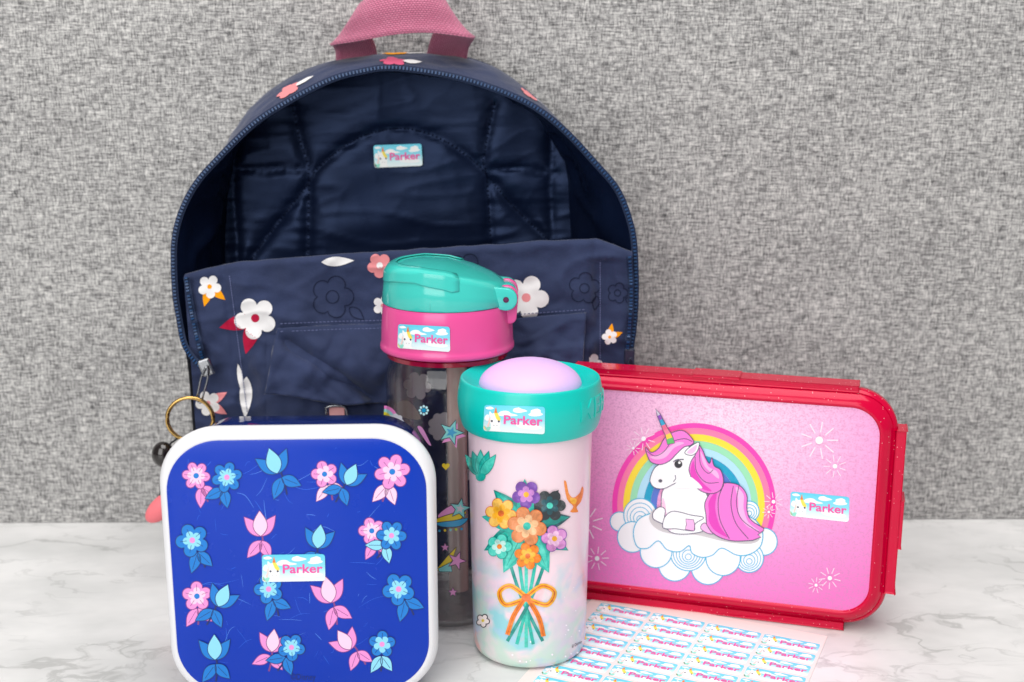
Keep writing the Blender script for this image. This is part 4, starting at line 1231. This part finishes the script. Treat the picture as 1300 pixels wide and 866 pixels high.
# embossed maker's name round the lid
v, f = text_tris('MEPAL', .01)
for _ in range(3):
    v = list(v); mid = {}; nf = []
    def mp_(a_, b_):
        k_ = (min(a_, b_), max(a_, b_))
        if k_ not in mid: mid[k_] = len(v); v.append(((v[a_][0] + v[b_][0]) / 2, (v[a_][1] + v[b_][1]) / 2))
        return mid[k_]
    for a_, b_, c_ in f:
        x_, y_, z_ = mp_(a_, b_), mp_(b_, c_), mp_(c_, a_)
        nf += [(a_, x_, z_), (x_, b_, y_), (z_, y_, c_), (x_, y_, z_)]
    f = nf
xs = [p[0] for p in v]; mn, mx = min(xs), max(xs)
def emb(p, h):
    sc = .0118 / .73
    an = R(-49) + ((p[0] - mn) * sc) / .041
    z = .1462 - p[1] * sc
    tab = sorted((zz, rr_) for rr_, zz in lid_prof if zz < .1632)
    r = lerp_tab(tab, z) + h
    return CU + Vector((r * math.cos(an), r * math.sin(an), z))
edges = {}
for t in f:
    for i in range(3):
        e = (t[i], t[(i + 1) % 3]); edges[e] = edges.get(e, 0) + 1
vs = [emb(p, .0005) for p in v] + [emb(p, -.0004) for p in v]; nv = len(v)
fs = [tuple(t) for t in f] + [(a, b, b + nv, a + nv) for (a, b) in edges if (b, a) not in edges]
mk('embossed_name', vs, fs, MAT['teal'], tl, False)
# print on the body: plain bouquet of leaves, ribbons and blossoms
def cup_map(u, v, l):
    r = .034
    for _ in range(4):
        p = cyl_map(CU, r)(u, v, l * .6); r = cup_r(p.z - CU.z)
    return p
def cprint(name, fn, st=2.5):
    a = Art(st); fn(a); a.build(name, cu, cup_map)
def WC(r, g, b):
    m, nt, p = new_mat('watercolour_%d_%d_%d' % (r, g, b))
    n1 = noise_n(nt, coords(nt), 150, 4, .65, .5).outputs[0]
    base = rgb(r, g, b)
    c = ramp(nt, n1, [(.30, tuple(x * .62 for x in base[:3]) + (1,)), (.5, base), (.72, tuple(min(1, x * 1.1 + .10) for x in base[:3]) + (1,))])
    nt.links.new(c, p.inputs['Base Color'])
    p.inputs['Roughness'].default_value = .3; p.inputs['Coat Weight'].default_value = .3; p.inputs['Coat Roughness'].default_value = .1
    return m
GO, OR, OR2, TE, TE2, TE3, CH, CH2, PU, SK = [WC(*c) for c in ((250, 178, 30), (240, 130, 14), (226, 104, 20), (28, 188, 170), (70, 208, 188), (10, 150, 140), (44, 52, 58), (24, 84, 96), (120, 66, 168), (214, 136, 84))]
def f_shell(a):
    for k, an in enumerate((-125, -108, -90, -72, -55)):
        a.outlined(leaf(610, 605, 34, 6.2, an), (TE2, TE, TE2, TE, TE2)[k], TE3, .8)
    a.fill(cat([(604, 602), (616, 602), (614, 610), (606, 610)], k=3), TE)
bprint_shell = cprint('shell_print', lambda a: (f_shell(a)))
def f_stems(a):
    for k, (x, y) in enumerate(((640, 690), (656, 690), (668, 690), (684, 690), (700, 690))):
        bx = 668 - (x - 668) * .75
        a.line(cat([(x, y), (668 + (x - 668) * .25, 756), (bx, 822 - abs(k - 2) * 4)], False, 7), 4.2, (TE3, TE, TE2, TE, TE3)[k])
    for ln, c in (([(668, 758), (648, 744), (634, 752), (642, 768), (668, 760)], GO), ([(668, 758), (688, 744), (704, 752), (694, 768), (668, 760)], GO), ([(666, 760), (652, 782), (644, 806)], OR), ([(670, 760), (684, 784), (690, 808)], OR)):
        a.line(cat(ln, False, 7), 6, c); a.line(cat(ln, False, 7), 1.6, OR2)
    a.fill(ell(668, 759, 6, 5), OR2)
cprint('stem_print', f_stems)
def f_leaves(a):
    for q, L, W, c1, c2 in ((150, 62, 13, TE3, TE), (30, 62, 13, TE3, TE), (116, 66, 15, TE, TE2), (64, 66, 15, TE, TE2), (-168, 58, 12, TE, TE2), (-12, 58, 12, CH2, TE3), (-132, 62, 12, TE3, TE), (-48, 62, 12, CH, CH2), (-92, 60, 11, TE, TE2)):
        a.fill(leaf(668, 668, L, W, q), c1); a.fill(leaf(668 + 6 * math.cos(R(q)), 668 + 6 * math.sin(R(q)), L * .86, W * .55, q), c2)
        a.line([(668 + 10 * math.cos(R(q)), 668 + 10 * math.sin(R(q))), (668 + L * .85 * math.cos(R(q)), 668 + L * .85 * math.sin(R(q)))], 1.1, TE3, False, True)
    def fl(x, y, r, k, rot, c1, c2, c3, oc):
        a.outlined(petals(x, y, r, k, .34, rot), c1, oc, .8); a.fill(petals(x, y, r * .6, k, .4, rot + 30), c2); a.fill(ell(x, y, r * .2, r * .2, 0, 14), c3)
    fl(636, 652, 20, 6, 10, WC(250, 196, 90), GO, OR2, OR2); fl(698, 642, 20, 6, 0, CH, CH2, TE2, CH); fl(668, 628, 18, 5, 20, WC(120, 66, 168), WC(200, 130, 206), GO, PU)
    fl(704, 684, 17, 5, 40, WC(216, 140, 206), WC(240, 190, 226), GO, PU); fl(634, 694, 16, 5, 0, TE2, WC(190, 236, 226), OR, TE3); fl(670, 706, 17, 6, 15, OR, GO, OR2, OR2)
    fl(669, 668, 25, 6, 12, WC(226, 140, 84), WC(244, 190, 140), TE, OR2)
cprint('bouquet_print', f_leaves)
def f_vase(a):
    a.fill(cat([(716, 612), (719, 612), (722, 626), (728, 632), (736, 626), (739, 618), (741, 622), (738, 636), (732, 644), (734, 650), (724, 650), (728, 643), (720, 634)], k=3), OR)
    a.fill(cat([(724, 632), (732, 634), (730, 640), (725, 638)], k=3), GO)
cprint('golden_jug_print', f_vase)
def f_fl(a):
    a.outlined(petals(613, 788, 8.5, 5, .36, 10), F3(250, 236, 232), F3(30, 28, 40), 1.1); a.fill(ell(613, 788, 2, 2, 0, 8), F3(240, 214, 80))
cprint('small_flower_print', f_fl)
def f_dots(a):
    rd = random.Random(5)
    for k in range(18):
        x, y = rd.uniform(640, 738), rd.uniform(800, 842)
        if rd.random() < .5: x, y = rd.uniform(712, 740), rd.uniform(745, 835)
        a.fill(ell(x, y, *(rd.uniform(.5, 1.4),) * 2, 0, 7), F3(250, 244, 250)); a.layer -= 1
cprint('white_speckles', f_dots)
a = Art(3); a.text('© Disney', 726, 819, 739, 823, F3(70, 60, 76), .005)
tx = a.items[0]
a.items[0] = ([(x, y - (x - 726) * .55) for x, y in tx[0]], *tx[1:])
a.build('small_print', cu, cup_map)

# ================================================================== sheet of name labels
SR = R(-24.3)
sx_, sy_ = Vector((math.cos(SR), math.sin(SR), 0)), Vector((-math.sin(SR), math.cos(SR), 0))
TR = at_z(1054, 800, 0)                                     # a point on the right edge of the sheet
P1 = at_z(971, 805.7, 0)                                    # upper left corner of the first label of the last column
sheet = thing('sticker_sheet', 'backing sheet of small sky blue name labels under the cup', 'sticker sheet', (.10, .64, 0))
Rr = (TR - P1).dot(sx_); top = .0125
sw, sh = Rr + .1125, .150
NXg, NYg = 30, 24
vs = []
for layer in (0, 1):
    for j in range(NYg + 1):
        for i in range(NXg + 1):
            s = Rr - sw * i / NXg; t = top - sh * j / NYg
            p = P1 + sx_ * s + sy_ * t
            vs.append(Vector((p.x, p.y, .0001 + .0004 * layer)))
k = (NXg + 1) * (NYg + 1)
top_f = [tuple(q + k for q in f_) for f_ in grid_faces(NXg + 1, NYg + 1)]
side = []
ring_ = list(range(NXg + 1)) + [j * (NXg + 1) + NXg for j in range(1, NYg + 1)] + [NYg * (NXg + 1) + i for i in range(NXg - 1, -1, -1)] + [j * (NXg + 1) for j in range(NYg - 1, 0, -1)]
for a_, b_ in zip(ring_, ring_[1:] + ring_[:1]): side.append((a_, b_, b_ + k, a_ + k))
mk('backing_paper', vs, top_f + side, MAT['sheet'], sheet, False)
lw = .0331
art = label_art(.5)
first = None
for col in range(4):
    for row in range(9):
        s, t = -.0349 * col, -.01465 * row
        o3 = P1 + sx_ * s + sy_ * t
        if first is None:
            first = art.build('name_label', None, lambda x, y, l: Vector((x * lw, -y * lw * .93, .00004 + l * 2.2e-5)), face_cam=False)
            o = first
        else:
            o = first.copy(); link(o)
        o.parent = sheet; o.matrix_parent_inverse = world_of(sheet).inverted()
        o.location = (o3.x, o3.y, .00051); o.rotation_euler = (0, 0, SR)
bpy.context.view_layer.update()
